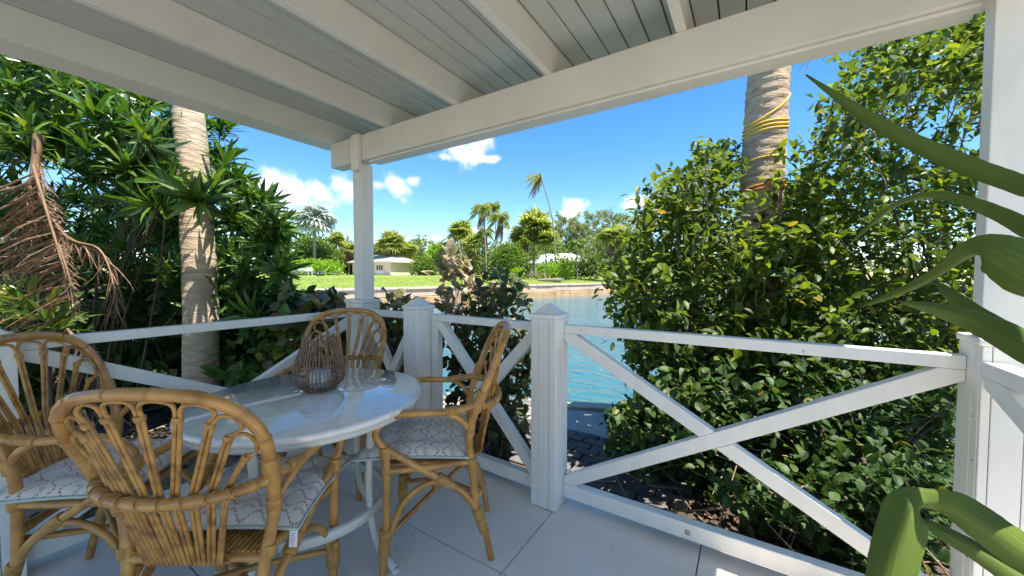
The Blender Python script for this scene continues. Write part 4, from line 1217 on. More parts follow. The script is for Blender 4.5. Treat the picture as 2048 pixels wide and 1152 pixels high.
def build_dracaena():
    polyA = [(-120, 20), (190, 120), (320, 190), (340, 235), (350, 400), (300, 430), (200, 400), (120, 330), (-120, 300)]
    polyB = [(345, 240), (425, 235), (445, 300), (470, 350), (520, 400), (560, 420), (585, 440), (580, 480), (590, 520), (560, 560), (590, 600), (560, 640), (350, 640), (335, 430)]
    base = at(210, 820, 3.6); base[2] = GZ
    t = empty('dracaena_shrub', tuple(base)); tag(t, 'tall dense shrub of pointed dark green leaf rosettes behind the dead fronds', 'shrub')
    P1 = sample_poly(polyA, 260, 2.7, 4.4); P3 = sample_poly([(-120, 380), (350, 400), (350, 640), (-120, 640)], 420, 4.0, 5.4)
    P = np.concatenate([P1, P3])
    A = RNG.normal(size=(len(P), 3)) * .45; A[:, 2] += .55; toward = np.array([0, 0, EYE]) - P; toward /= np.linalg.norm(toward, axis=1, keepdims=True); A += toward * .55
    # one spray in front of the trunk, others at fixed places
    X = np.array([at(250, 330, 2.7), at(60, 260, 2.6), at(170, 300, 2.65), at(250, 500, 3.0), at(130, 180, 2.8), at(230, 250, 2.75), at(20, 180, 2.7), at(190, 235, 2.7), at(285, 260, 2.75), at(10, 320, 3.0), at(40, 380, 3.1), at(-10, 420, 3.0), at(25, 300, 3.2), at(60, 440, 3.2), at(0, 360, 3.4), at(110, 390, 3.3)])
    P = np.concatenate([P, X]); A = np.concatenate([A, np.tile(np.array([[.35, -.25, .9]]), (len(X), 1)) + RNG.normal(size=(len(X), 3)) * .2])
    leaves(t, LEAF_LONG, *rosettes(P, A, 20, .215), M['leaf_dracaena'])
    stems(t, base, P1[np.argsort(P1[:, 2])][:14], .013)
    base = at(480, 800, 3.7); base[2] = GZ
    t = empty('dracaena_shrub', tuple(base)); tag(t, 'tall shrub of pointed dark leaf rosettes between the slim pale palm trunk and the sky', 'shrub')
    P = np.concatenate([sample_poly(polyB, 170, 3.15, 4.3), np.array([at(455, 255, 3.6), at(440, 262, 3.5), at(520, 415, 3.5), at(565, 440, 3.6), at(575, 500, 3.6), at(500, 560, 3.3), at(460, 440, 3.3), at(545, 460, 3.4)]), np.array([at(400, 395, 2.72), at(392, 402, 2.7), at(425, 385, 2.9)])])
    A = RNG.normal(size=(len(P), 3)) * .45; A[:, 2] += .55; toward = np.array([0, 0, EYE]) - P; toward /= np.linalg.norm(toward, axis=1, keepdims=True); A += toward * .45
    leaves(t, LEAF_LONG, *rosettes(P, A, 20, .215), M['leaf_dracaena'])
    stems(t, base, P[np.argsort(P[:, 2])][:12], .012)
    # a low one with yellow tips in front
    base = at(60, 760, 2.6); base[2] = GZ
    t = empty('dracaena_shrub', tuple(base)); tag(t, 'low light green shrub with yellow tipped leaves just above the boxed post', 'shrub')
    P = np.array([at(70, 620, 2.5), at(30, 600, 2.6), at(100, 640, 2.45), at(20, 640, 2.55), at(60, 590, 2.7), at(110, 655, 2.6), at(5, 615, 2.7)])
    A = np.tile([[.2, -.2, .8]], (len(P), 1)) + RNG.normal(size=(len(P), 3)) * .4
    leaves(t, LEAF_LONG, *rosettes(P, A, 18, .2), M['leaf_yellow']); stems(t, base, P, .012)


build_dracaena()


def twigs(parent, base, P, n, r=.006, mat='twig', name='twig'):
    mb = MB()
    for i in RNG.choice(len(P), min(n, len(P)), replace=False):
        p = P[i]; d = p - np.array(base); d[2] = abs(d[2]) * .5 + .2; d /= np.linalg.norm(d); L_ = RNG.uniform(.25, .6)
        q = p - d * L_ + RNG.normal(size=3) * .06
        mb.tube(smooth_path([q, (p + q) / 2 + RNG.normal(size=3) * .03, p], 3), [r, r * .9, r * .85, r * .8, r * .7, r * .55, r * .4][:7], 5)
    o = mb.obj(name + 's', M[mat]); o['kind'] = 'stuff'; child_of(o, parent)


def shrub(name, label, poly, n, dmin, dmax, per, spread, length, tpl, mat, base_px, keep=None, cat='shrub', ntw=60, extra=None, parts=300, group=None, nst=10):
    b = at(base_px[0], base_px[1], base_px[2]); b[2] = GZ
    t = empty(name, tuple(b)); tag(t, label, cat, group)
    P = sample_poly(poly, n, dmin, dmax)
    if keep is not None:
        px, py, fw = project(P); P = P[keep(px, py, fw)]
    if extra is not None: P = np.concatenate([P, np.array(extra)])
    Q, D, U, S = sprays(P, per, spread, length)
    ok = ~((Q[:, 0] > -2.75) & (Q[:, 0] < .85) & (Q[:, 1] < 1.93)) & (Q[:, 2] > GZ - .02)
    leaves(t, tpl, Q[ok], D[ok], U[ok], S[ok], M[mat], parts); twigs(t, b, P, ntw)
    stems(t, b, P[RNG.choice(len(P), min(nst, len(P)), replace=False)], .016)
    return t


def build_right_shrubs():
    tall = [(1610, 330), (1625, 250), (1660, 190), (1690, 130), (1740, 75), (1830, 40), (1975, 0), (2200, -40), (2200, 760), (1560, 760), (1575, 420)]
    shrub('leafy_shrub', 'tall shrub of small glossy leaves reaching the roof beam by the wide column', tall, 2100, 2.3, 4.9, 11, .28, .078, LEAF_OVAL, 'leaf_shrub', (1850, 900, 3.6), ntw=160,
          keep=lambda x, y, f: RNG.uniform(size=len(x)) < np.where(((x > 1790) & (y > 210) & (y < 330)), .35, 1.0), nst=16)
    mid = [(1207, 590), (1212, 530), (1250, 500), (1275, 475), (1268, 440), (1300, 400), (1325, 365), (1370, 350), (1400, 310), (1440, 290), (1480, 330), (1560, 380), (1610, 330), (1690, 420), (1690, 800), (1340, 800), (1300, 760), (1260, 720), (1235, 650)]
    trunk = lambda x, y, f: ~((x > 1465) & (x < 1600) & (y < 445) & (f < 3.3) & (RNG.uniform(size=len(x)) < .93))
    shrub('leafy_shrub', 'broad shrub of small oval leaves leaning over the canal around the roped palm trunk', mid, 1500, 2.4, 4.1, 11, .26, .08, LEAF_OVAL, 'leaf_shrub', (1480, 860, 3.2), keep=trunk, ntw=160,
          extra=[at(1315, 385, 3.1), at(1350, 350, 3.2), at(1400, 320, 3.2), at(1290, 440, 3.1), at(1420, 300, 3.3), at(1470, 300, 3.3), at(1540, 360, 2.8), at(1570, 350, 2.85), at(1590, 300, 2.9), at(1510, 400, 2.85), at(1560, 300, 2.85)], nst=16)
    low = [(1230, 900), (1225, 850), (1270, 800), (1330, 770), (1500, 740), (1925, 740), (1925, 1090), (1720, 1120), (1450, 1020), (1320, 950)]
    shrub('leafy_shrub', 'low shrub of small oval leaves spilling onto the paved path behind the wide railing', [(1205, 905), (1225, 850), (1265, 805), (1330, 770), (1420, 800), (1400, 900), (1330, 930)], 90, 2.3, 3.3, 11, .22, .085, LEAF_OVAL, 'leaf_shrub', (1340, 930, 2.6), ntw=40, parts=250)
    shrub('understory_shrub', 'dark undergrowth of broad leaves in the shade behind the wide railing', low, 760, 2.1, 3.7, 9, .3, .072, LEAF_BROAD, 'leaf_under', (1650, 980, 2.5), ntw=150, nst=14)
    shrub('understory_shrub', 'dark hedge mass behind the shaded undergrowth, closing the view to the canal', [(1330, 620), (1940, 560), (1940, 900), (1330, 880)], 650, 3.4, 4.8, 11, .34, .09, LEAF_OVAL, 'leaf_under', (1700, 800, 4.2), ntw=40, parts=120)


build_right_shrubs()


def build_copperleaf():
    shrub('copperleaf_shrub', 'tall copperleaf with large pale pink and cream mottled leaves beside the gate post', [(868, 520), (885, 490), (915, 505), (935, 500), (955, 540), (975, 600), (975, 660), (900, 650), (880, 600)], 30, 2.95, 3.35, 7, .18, .115, LEAF_BROAD, 'leaf_pale', (930, 860, 2.9), ntw=14, nst=8)
    shrub('copperleaf_shrub', 'copperleaf with dark green and brown leaves behind the small gate', [(950, 570), (985, 545), (1030, 560), (1048, 610), (1055, 700), (1050, 860), (1000, 900), (900, 880), (890, 660), (940, 620)], 190, 2.45, 3.2, 8, .22, .088, LEAF_BROAD, 'leaf_copper', (980, 900, 2.7), ntw=40, nst=8)
    shrub('copperleaf_shrub', 'low copperleaf with bronze and cream leaves behind the corner post', [(590, 600), (620, 588), (660, 592), (705, 610), (705, 740), (540, 740), (540, 640)], 60, 3.0, 3.7, 8, .22, .125, LEAF_BROAD, 'leaf_croton', (620, 820, 3.3), ntw=20)
    shrub('copperleaf_shrub', 'low copperleaf seen through the narrow railing panel next to the gate post', [(755, 600), (790, 598), (835, 612), (835, 790), (755, 760)], 44, 2.85, 3.5, 8, .22, .12, LEAF_BROAD, 'leaf_croton', (800, 830, 3.0), ntw=16)
    shrub('croton_bush', 'variegated green and yellow bush below the long railing behind the table', [(450, 650), (560, 630), (640, 650), (690, 680), (660, 780), (440, 780)], 60, 2.9, 3.6, 8, .22, .115, LEAF_BROAD, 'leaf_yellow', (560, 850, 3.1), ntw=20)
    shrub('understory_shrub', 'dark leafy undergrowth at the foot of the slim pale palm trunk', [(-260, 560), (340, 540), (600, 600), (700, 620), (830, 640), (830, 800), (500, 790), (300, 800), (-260, 800)], 1000, 3.3, 5.0, 9, .3, .14, LEAF_BROAD, 'leaf_under', (300, 800, 3.9), ntw=60, parts=200, nst=20)
    shrub('understory_shrub', 'sprawling dark weeds on the leaf litter right outside the wide railing', [(1420, 960), (1920, 930), (1920, 1130), (1720, 1130), (1560, 1080)], 260, 1.6, 2.3, 8, .2, .06, LEAF_BROAD, 'leaf_under', (1700, 1060, 1.9), ntw=60, parts=200, nst=6)
    # bare twig
    b = at(1805, 1030, 2.25); b[2] = GZ; t = empty('bare_twig', tuple(b)); tag(t, 'thin leafless reddish twig forking upward behind the wide railing', 'twig')
    trunk = [tuple(b), tuple(at(1815, 1000, 2.25)), tuple(at(1790, 950, 2.25)), tuple(at(1765, 905, 2.25))]; P = smooth_path(trunk, 6)
    child_of(MB().tube(P, np.linspace(.005, .0025, len(P)), 6).obj('stem', M['twig']), t)
    for a, b_ in (((1790, 950), (1835, 915)), ((1780, 930), (1760, 890)), ((1772, 915), (1800, 885)), ((1800, 970), (1840, 950)), ((1835, 915), (1820, 890)), ((1800, 885), (1790, 870)), ((1782, 935), (1755, 925))):
        child_of(MB().tube([at(*a, 2.25), (at(*a, 2.24) + at(*b_, 2.26)) / 2 + [0, 0, .01], at(*b_, 2.25)], [.0028, .0023, .0012], 5).obj('branch', M['twig']), t)


build_copperleaf()


def build_litter():
    n = 1500; P = np.stack([RNG.uniform(-.5, 3, n), RNG.uniform(2.0, 3.6, n), np.full(n, GZ) + RNG.uniform(0, .03, n)], 1)
    n2 = 1500; P2 = np.stack([RNG.uniform(-4.6, -2.7, n2), RNG.uniform(-.5, 3.0, n2), np.full(n2, GZ) + RNG.uniform(0, .02, n2)], 1)
    P = np.concatenate([P, P2]); D = rand_dirs(len(P)); D[:, 2] *= .35; U = rand_dirs(len(P)) * .5; U[:, 2] += 1
    o = merged('leaf_litter', LEAF_OVAL, P, frames(D, U), RNG.uniform(.03, .08, len(P)), M['leaf_litter'], None); tag(o, 'brown fallen leaves on the ground under the shrubs', 'leaf litter', kind='stuff')
    n = 320; P = np.stack([RNG.uniform(-4.2, -2.75, n), RNG.uniform(-.6, 1.9, n), np.full(n, GZ) + RNG.uniform(.01, .12, n)], 1); D = rand_dirs(n); D[:, 2] *= .3; U = rand_dirs(n) * .5; U[:, 2] += 1
    o = merged('straw_litter', leaf_template([(0, .02, 0), (.5, .035, .02), (1, .004, -.06)], .3), P, frames(D, U), RNG.uniform(.2, .45, n), M['straw'], None); tag(o, 'straw coloured dead palm leaflets lying behind the long railing', 'palm litter', kind='stuff')
    mb = MB()
    for k in range(130):
        p = np.array([RNG.uniform(-.7, 2.6), RNG.uniform(2.0, 3.2), GZ + RNG.uniform(.0, .12)]); d = rand_dirs(1)[0]; d[2] = abs(d[2]) * .8; L_ = RNG.uniform(.15, .5)
        mb.tube(smooth_path([p, p + d * L_ * .5 + RNG.normal(size=3) * .03, p + d * L_], 3), .0035, 5)
    o = mb.obj('dry_twigs', M['twig']); tag(o, 'dry grey twigs tangled on the ground behind the wide railing', 'twigs', kind='stuff')


build_litter()

# ------------------------------------------------------------------ strap-leaved plant close to the camera


def strap(parent, path, widths, depth=.22, twist=None, name='leaf', sub=10):
    P = np.array(smooth_path(path, sub)); m = len(P); W = np.interp(np.linspace(0, 1, m), np.linspace(0, 1, len(widths)), widths); V = []; Fq = []; UV = []
    nw = 9; tw = np.interp(np.linspace(0, 1, m), np.linspace(0, 1, len(twist)), twist) if twist else np.zeros(m)
    sprev = None; L0 = []; ed = np.random.default_rng(int(abs(path[-1][0]) * 1e4)).normal(size=(m, 2)) * .012
    for i in range(m):
        T = P[min(m - 1, i + 1)] - P[max(0, i - 1)]; T /= np.linalg.norm(T)
        s = np.cross(T, P[i] - np.array([0, 0, EYE])); s /= np.linalg.norm(s)
        if sprev is not None and s @ sprev < -.2: s = -s
        if sprev is not None: s = s * .5 + (sprev - T * (sprev @ T)) * .5; s /= np.linalg.norm(s)
        sprev = s; n_ = np.cross(s, T); c, q = math.cos(tw[i]), math.sin(tw[i]); s2 = s * c + n_ * q; n2 = -s * q + n_ * c
        for layer in (0, 1):
            for j in range(nw):
                u = j / (nw - 1) * 2 - 1; uu = u * (1 + (ed[i, 0] if u < 0 else ed[i, 1]) * abs(u)); au = abs(u)
                prof = W[i] * depth * 2 * (.75 * au + .25 * au * au - .5)
                V.append(P[i] + s2 * uu * W[i] + n2 * (prof - layer * .0022 * (1 - .85 * au ** 3))); UV.append(((u + 1) / 2, i / (m - 1)))
    r = nw * 2
    for i in range(m - 1):
        for j in range(nw - 1):
            a = i * r + j; Fq.append((a, a + 1, a + r + 1, a + r)); a += nw; Fq.append((a + r, a + r + 1, a + 1, a))
    # the thin rims have vertices of their own, so that the blade keeps a crisp edge
    for j in (0, nw - 1):
        o_ = len(V)
        for i in range(m):
            for l_ in (0, nw): V.append(V[i * r + j + l_]); UV.append(UV[i * r + j + l_])
        for i in range(m - 1):
            a = o_ + i * 2; Fq.append((a, a + 2, a + 3, a + 1) if j == 0 else (a + 1, a + 3, a + 2, a))
    mb = MB(); mb.add(V, Fq, True); o = mb.obj(name, M['strap'])
    uvl = o.data.uv_layers.new(name='UVMap'); li = np.empty(len(o.data.loops), np.int32); o.data.loops.foreach_get('vertex_index', li)
    uvl.data.foreach_set('uv', np.array(UV, np.float32)[li].ravel()); child_of(o, parent); return o


def build_strap_plant():
    px, py = cam_xy(.98, .62); t = empty('strap_leaf_plant', (px, py, 0)); tag(t, 'potted plant with long arching green strap leaves reaching in front of the wide column', 'plant')
    crown = np.array([px, py, .98])
    MB_ = MB().lathe([(0, .003), (.13, .003), (.14, .02), (.19, .42), (.205, .44), (.205, .47), (.185, .47), (.18, .43), (0, .43)], 40, (0, 0, 0))
    MB_.obj('pot', M['terracotta'], t)
    MB().tube([(0, 0, .43), (.01, .0, .7), (0, 0, 1.0)], [.045, .04, .035], 10).obj('stem', M['stem'], t)
    strap(t, [crown, at(2120, 420, .66), at(2048, 376, .72), at(1900, 320, .80), at(1760, 252, .88), at(1670, 191, .94), at(1612, 150, .98)], [.016, .018, .0185, .019, .0155, .0085, .002], depth=.34, twist=[.3] * 7)
    strap(t, [crown, at(2140, 540, .66), at(2040, 452, .72), at(1930, 403, .78), at(1860, 391, .82), at(1790, 410, .84), at(1730, 460, .85), at(1690, 497, .85)], [.018, .018, .016, .0115, .0085, .006, .004, .001], depth=.36, twist=[.3] * 8)
    strap(t, [crown, at(2150, 600, .60), at(2060, 545, .63), at(1990, 505, .66), at(1945, 500, .69), at(1900, 528, .73), at(1850, 560, .77), at(1780, 592, .82), at(1715, 615, .85)], [.033, .038, .040, .034, .019, .0115, .0100, .007, .0012], depth=.32, twist=[.15, .1, 0, .1, .5, .5, .3, .2, .2])
    strap(t, [crown, at(2120, 735, .6), at(2040, 690, .66), at(1960, 640, .72), at(1900, 590, .77), at(1868, 562, .8)], [.022, .026, .025, .020, .012, .002], depth=.34, twist=[.3] * 6)
    strap(t, [crown, at(2130, 745, .56), at(2050, 690, .60), at(1960, 645, .66), at(1880, 620, .7), at(1795, 602, .74)], [.022, .025, .0245, .021, .014, .002], depth=.34, twist=[-.2] * 6)
    strap(t, [crown, at(2150, 1185, .60), at(2060, 1115, .63), at(1970, 1050, .66), at(1912, 1014, .68), at(1868, 1002, .685), at(1836, 1003, .68), at(1816, 1018, .67), at(1803, 1060, .66), at(1787, 1120, .65), at(1770, 1200, .64), at(1755, 1330, .63)], [.026, .031, .033, .032, .028, .023, .021, .026, .031, .0315, .031, .027, .004], depth=.24, twist=[-.45, -.45, -.4, -.3, .0, .55, .75, .45, .1, 0, 0, 0, 0], sub=9)
    strap(t, [crown, at(2170, 1225, .58), at(2060, 1172, .62), at(1960, 1105, .66), at(1890, 1066, .69), at(1850, 1045, .71), at(1835, 1050, .72)], [.02, .021, .020, .018, .015, .008, .002], depth=.28, twist=[-.4] * 7)


build_strap_plant()

# ------------------------------------------------------------------ across the canal


def fan_leaf(n=14, spread=2.4, w=.11):
    """one fan leaf: a petiole-end fan of pointed segments, unit length"""
    V = []; Fq = []
    for k in range(n):
        a = (k / (n - 1) - .5) * spread * 2; c, s = math.sin(a), math.cos(a); L_ = 1 - .25 * abs(a) / spread
        px, py = -s * w * .5, c * w * .5; o = len(V); dz = -.22 - .1 * math.cos(k * 2)
        V += [(0, 0, 0), (c * L_ * .55 + px * 1.6, s * L_ * .55 + py * 1.6, .03), (c * L_, s * L_, dz), (c * L_ * .55 - px * 1.6, s * L_ * .55 - py * 1.6, .03)]; Fq.append((o, o + 1, o + 2, o + 3))
    return np.array(V), np.array(Fq)


FAN = fan_leaf()


def fan_palm(label, px, d, crown_py, base_py, crown_px, mat='far_olive', group='palms across the canal', lean=0, trunk_w=.28, n=46, skirt=False, cluster=False, name='fan_palm'):
    base = lawn_at(px + lean, d); top = at(px, crown_py, d); r = crown_px / F_PX * d
    t = empty(name, tuple(base)); tag(t, label, 'palm tree', group)
    P = smooth_path([tuple(base + [0, 0, -.2]), tuple(base * .5 + top * .5 + [0, 0, .0]), tuple(top)], 5)
    child_of(MB().tube(P, np.linspace(trunk_w / 2 * 1.15, trunk_w / 2 * .8, len(P)), 9).obj('trunk', M['palm_far']), t)
    dirs = rand_dirs(n); dirs[:, 2] = np.where(dirs[:, 2] < -.35, -dirs[:, 2], dirs[:, 2]); pet = RNG.uniform(.25, .55, n) * r
    Q = top + dirs * pet[:, None]; D = dirs + np.array([0, 0, -.15]); U = rand_dirs(n) * .35; U[:, 2] += 1
    leaves(t, FAN, Q, D, U, r * RNG.uniform(.5, .72, n), M[mat], n if d < 80 else 0, 'leaf', 'crown')
    mb = MB()
    for q in Q[:n // 2]: mb.tube([top, q], .025, 4)
    o = mb.obj('petioles', M['skirt']); o['kind'] = 'stuff'; child_of(o, t)
    if skirt:
        k = 30; a = RNG.uniform(0, 6.28, k); Q = top + np.stack([np.cos(a) * .15, np.sin(a) * .15, -RNG.uniform(0, r * .8, k)], 1); D = np.stack([np.cos(a) * .45, np.sin(a) * .45, -np.ones(k)], 1)
        child_of(merged('dead_skirt', FAN, Q, frames(D, rand_dirs(k)), r * RNG.uniform(.35, .6, k), M['skirt'], None), t)
    return t


def feather_palm(label, px, d, crown_py, base_px, crown_px, n=14, wind=0.0, mat='far_olive', group='palms across the canal', trunk_w=.26, dead=0, name='feather_palm', droop=1.0, bend=0.0):
    base = lawn_at(base_px, d); top = at(px, crown_py, d); r = crown_px / F_PX * d
    t = empty(name, tuple(base)); tag(t, label, 'palm tree', group)
    mid = base * .45 + top * .55 + np.array([math.cos(YAW), math.sin(YAW), 0]) * bend
    P = smooth_path([tuple(base + [0, 0, -.2]), tuple(mid), tuple(top)], 8)
    child_of(MB().tube(P, np.linspace(trunk_w / 2 * 1.2, trunk_w / 2 * .75, len(P)), 9).obj('trunk', M['palm_far']), t)
    right = np.array([math.cos(YAW), math.sin(YAW), 0])
    for k in range(n + dead):
        a = k * 2.39996; e = 1.1 - 1.5 * (k / n) if k < n else -1.3; L_ = r * random.uniform(.85, 1.1) * (1 if k < n else .9)
        d0 = np.array([math.cos(a), math.sin(a), 0]) * (1 if k < n else .35) - right * wind * 1.0; pts = []
        for s in np.linspace(0, 1, 6): pts.append(tuple(top + d0 * L_ * s * .8 + np.array([0, 0, 1]) * L_ * (e * s * .8 - droop * .75 * s * s)))
        PP = resample(smooth_path(pts, 4), 24); Q, D, U, S = [], [], [], []
        fr = child_of(MB().tube(PP, np.linspace(.035, .01, 24), 4).obj('frond', M['skirt'] if k >= n else M[mat]), t)
        for i in range(2, 23):
            T = PP[min(23, i + 1)] - PP[i - 1]; T /= np.linalg.norm(T); sd = np.cross(T, [0, 0, 1.]); sd /= max(1e-5, np.linalg.norm(sd))
            for s in (1, -1): Q.append(PP[i]); D.append(sd * s * .8 + T * .7 + np.array([0, 0, -.45])); U.append([0, 0, 1.]); S.append(L_ * .33 * math.sin(math.pi * (.15 + .8 * i / 24)) + .1)
        o = merged('leaflets', leaf_template([(0, .045, 0), (.5, .06, 0), (1, .01, -.15)], .3), np.array(Q), frames(np.array(D), np.array(U, float) + RNG.normal(size=(len(U), 3)) * .2), np.array(S), M['skirt'] if k >= n else M[mat], None)
        o.parent = fr
    return t


def bush(label, px, d, top_py, width_px, mat='far_green', n=1200, name='bush', cat='bush', base_py=None, leaf=.34, group='bushes across the canal', depth=.8, lumps=7, tree=False, trunk_h=.3, parts=0):
    base = lawn_at(px, d); top = at(px, top_py, d); h = top[2] - base[2]; w = width_px / F_PX * d / 2
    t = empty(name, tuple(base)); tag(t, label, cat, group); C_ = []; 
    right = np.array([math.cos(YAW), math.sin(YAW), 0]); fwd = np.array([-math.sin(YAW), math.cos(YAW), 0]); z0 = h * trunk_h if tree else 0
    for k in range(lumps):
        a = k * 2.4; rr = math.sqrt((k + .5) / lumps); rad_ = random.uniform(.38, .55)
        C_.append((base + right * w * rr * .72 * math.cos(a) + fwd * w * depth * rr * .72 * math.sin(a) + np.array([0, 0, z0 + (h - z0) * random.uniform(.3, .62)]), np.array([w * rad_, w * rad_, (h - z0) * random.uniform(.36, .46)])))
    C_.append((base + np.array([0, 0, z0 + (h - z0) * .55]), np.array([w * .5, w * .5, (h - z0) * .45])))
    n = int(n * 1.6); leaf *= 1.35
    Q = []; D = []; U = []
    for i in range(n):
        c, r = C_[i % len(C_)]; v = rand_dirs(1)[0]; s = RNG.uniform(.55, 1.0) ** .5; q = c + v * r * s
        if q[2] < base[2] + .02: q[2] = base[2] + RNG.uniform(.02, .3)
        Q.append(q); D.append(v + rand_dirs(1)[0] * .8 + np.array([0, 0, .15])); U.append(v + np.array([0, 0, .7]) + rand_dirs(1)[0] * .4)
    leaves(t, LEAF_FAR, Q, D, U, leaf * RNG.uniform(.6, 1.25, n), M[mat], parts, 'leaf', 'crown' if tree else 'foliage')
    if tree:
        for k in range(5):
            c = C_[k][0]; P = smooth_path([tuple(base), tuple(base * .5 + c * .5 + [0, 0, h * .05]), tuple(c)], 4); child_of(MB().tube(P, np.linspace(.02 * h + .05, .03, len(P)), 7).obj('limb' if k else 'trunk', M['palm_far']), t)
    return t


def casuarina(label, px, d, top_py, width_px, n=1500, group='wispy trees behind the palms'):
    base = lawn_at(px, d); top = at(px, top_py, d); h = top[2] - base[2]; w = width_px / F_PX * d / 2
    t = empty('casuarina_tree', tuple(base)); tag(t, label, 'tree', group)
    child_of(MB().tube(smooth_path([tuple(base), tuple(base * .5 + top * .5 + rand_dirs(1)[0] * .3), tuple(top)], 5), np.linspace(.22, .03, 11), 7).obj('trunk', M['palm_far']), t)
    br = []; mb = MB()
    for k in range(26):
        z = h * (.22 + .74 * (k / 26)); a = k * 2.4; L_ = w * (1.15 - .75 * (z / h)) * random.uniform(.7, 1.15); p = base * (1 - z / h) + top * (z / h)
        q = p + np.array([math.cos(a) * L_, math.sin(a) * L_, L_ * random.uniform(.5, 1.0)]); br.append((p, q)); mb.tube([p, (p + q) / 2, q], [.05, .035, .012], 5)
    o = mb.obj('branches', M['palm_far']); o['kind'] = 'stuff'; child_of(o, t)
    Q, D = [], []
    for i in range(n):
        p, q = br[RNG.integers(len(br))]; s = RNG.uniform(.25, 1.08); Q.append(p + (q - p) * s + RNG.normal(size=3) * .22); d_ = (q - p) / np.linalg.norm(q - p); D.append(d_ * .7 + rand_dirs(1)[0] * .6 + np.array([0, 0, -.15]))
    n_ = len(Q); child_of(merged('foliage', leaf_template([(0, .06, 0), (.5, .075, 0), (1, .012, -.25)], .3), np.array(Q), frames(np.array(D), rand_dirs(n_)), RNG.uniform(.6, 1.5, n_), M['far_needle'], None), t)


def build_houses():
    right = np.array([math.cos(YAW), math.sin(YAW), 0]); fwd = np.array([-math.sin(YAW), math.cos(YAW), 0])

    def frame_at(px, d, rot):
        p = lawn_at(px, d); a = YAW + rad(rot); return p, Matrix.Translation(Vector(p)) @ Matrix.Rotation(a, 4, 'Z')
    # cottage: local x along the long side (seen), y away
    p, mt = frame_at(742, 72, -28); t = empty('cottage', tuple(p)); tag(t, 'small cream cottage with a weathered hipped roof on the far lawn', 'house')

    def part(mb, n, m, bevel=0, par=None):
        o = mb.obj(n, M[m], bevel=bevel); child_of(o, t)
        if par is not None: o.parent = par; o.matrix_parent_inverse = Matrix.Identity(4)
        return o
    W, Dp, h = 10.4, 7.0, 2.45
    part(MB().box(-W / 2, W / 2, 0, Dp, -.3, h, mt), 'wall', 'house_wall'); ov = .75

    def hip(W, Dp, h, rise, ov, inset):
        return MB().add([mt @ Vector(v) for v in ((-W / 2 - ov, -ov, h), (W / 2 + ov, -ov, h), (W / 2 + ov, Dp + ov, h), (-W / 2 - ov, Dp + ov, h), (-W / 2 + inset, Dp / 2, h + rise), (W / 2 - inset, Dp / 2, h + rise))],
                        [(0, 1, 5, 4), (1, 2, 5), (2, 3, 4, 5), (3, 0, 4), (3, 2, 1, 0)])
    part(hip(W, Dp, h + .12, 1.55, ov, 3.2), 'roof', 'roof_grey'); part(MB().box(-W / 2 - ov, W / 2 + ov, -ov, Dp + ov, h - .06, h + .115, mt), 'eave', 'fascia')
    for x in (1.55, 2.15, 2.75): part(MB().box(x, x + .42, -.03, .04, .95, 1.85, mt), 'window', 'dark')
    part(MB().box(-.9, .0, -.03, .05, .0, 2.05, mt), 'door', 'fascia'); part(MB().box(-4.6, -4.4, -.12, .04, .0, 2.3, mt), 'downpipe', 'fascia')
    part(MB().box(1.2, 3.6, -.05, .0, .05, .78, mt), 'wall_band', 'fascia')
    # patio slab in front
    part(MB().box(-W / 2 - 2, W / 2 + 4, -3.6, -.01, -.35, .03, mt), 'patio', 'coping')
    # white roofed villa behind the hedges
    p, mt2 = frame_at(1128, 84, 10); mt = mt2; t = empty('villa', tuple(p)); tag(t, 'white roofed villa mostly hidden behind hedges and palms', 'house')
    W, Dp, h = 15.5, 9, 2.9
    part(MB().box(-W / 2, W / 2, 0, Dp, -.3, h, mt), 'wall', 'stucco'); part(hip(W, Dp, h + .15, 2.3, .9, 4.5), 'roof', 'roof_white'); part(MB().box(-W / 2 - .9, W / 2 + .9, -.9, Dp + .9, h - .1, h + .145, mt), 'eave', 'roof_white')
    for x in (-6.2, -3.4, 3.2, 5.4): part(MB().box(x, x + 1.3, -.04, .04, .7, 2.2, mt), 'window', 'dark')


build_houses()


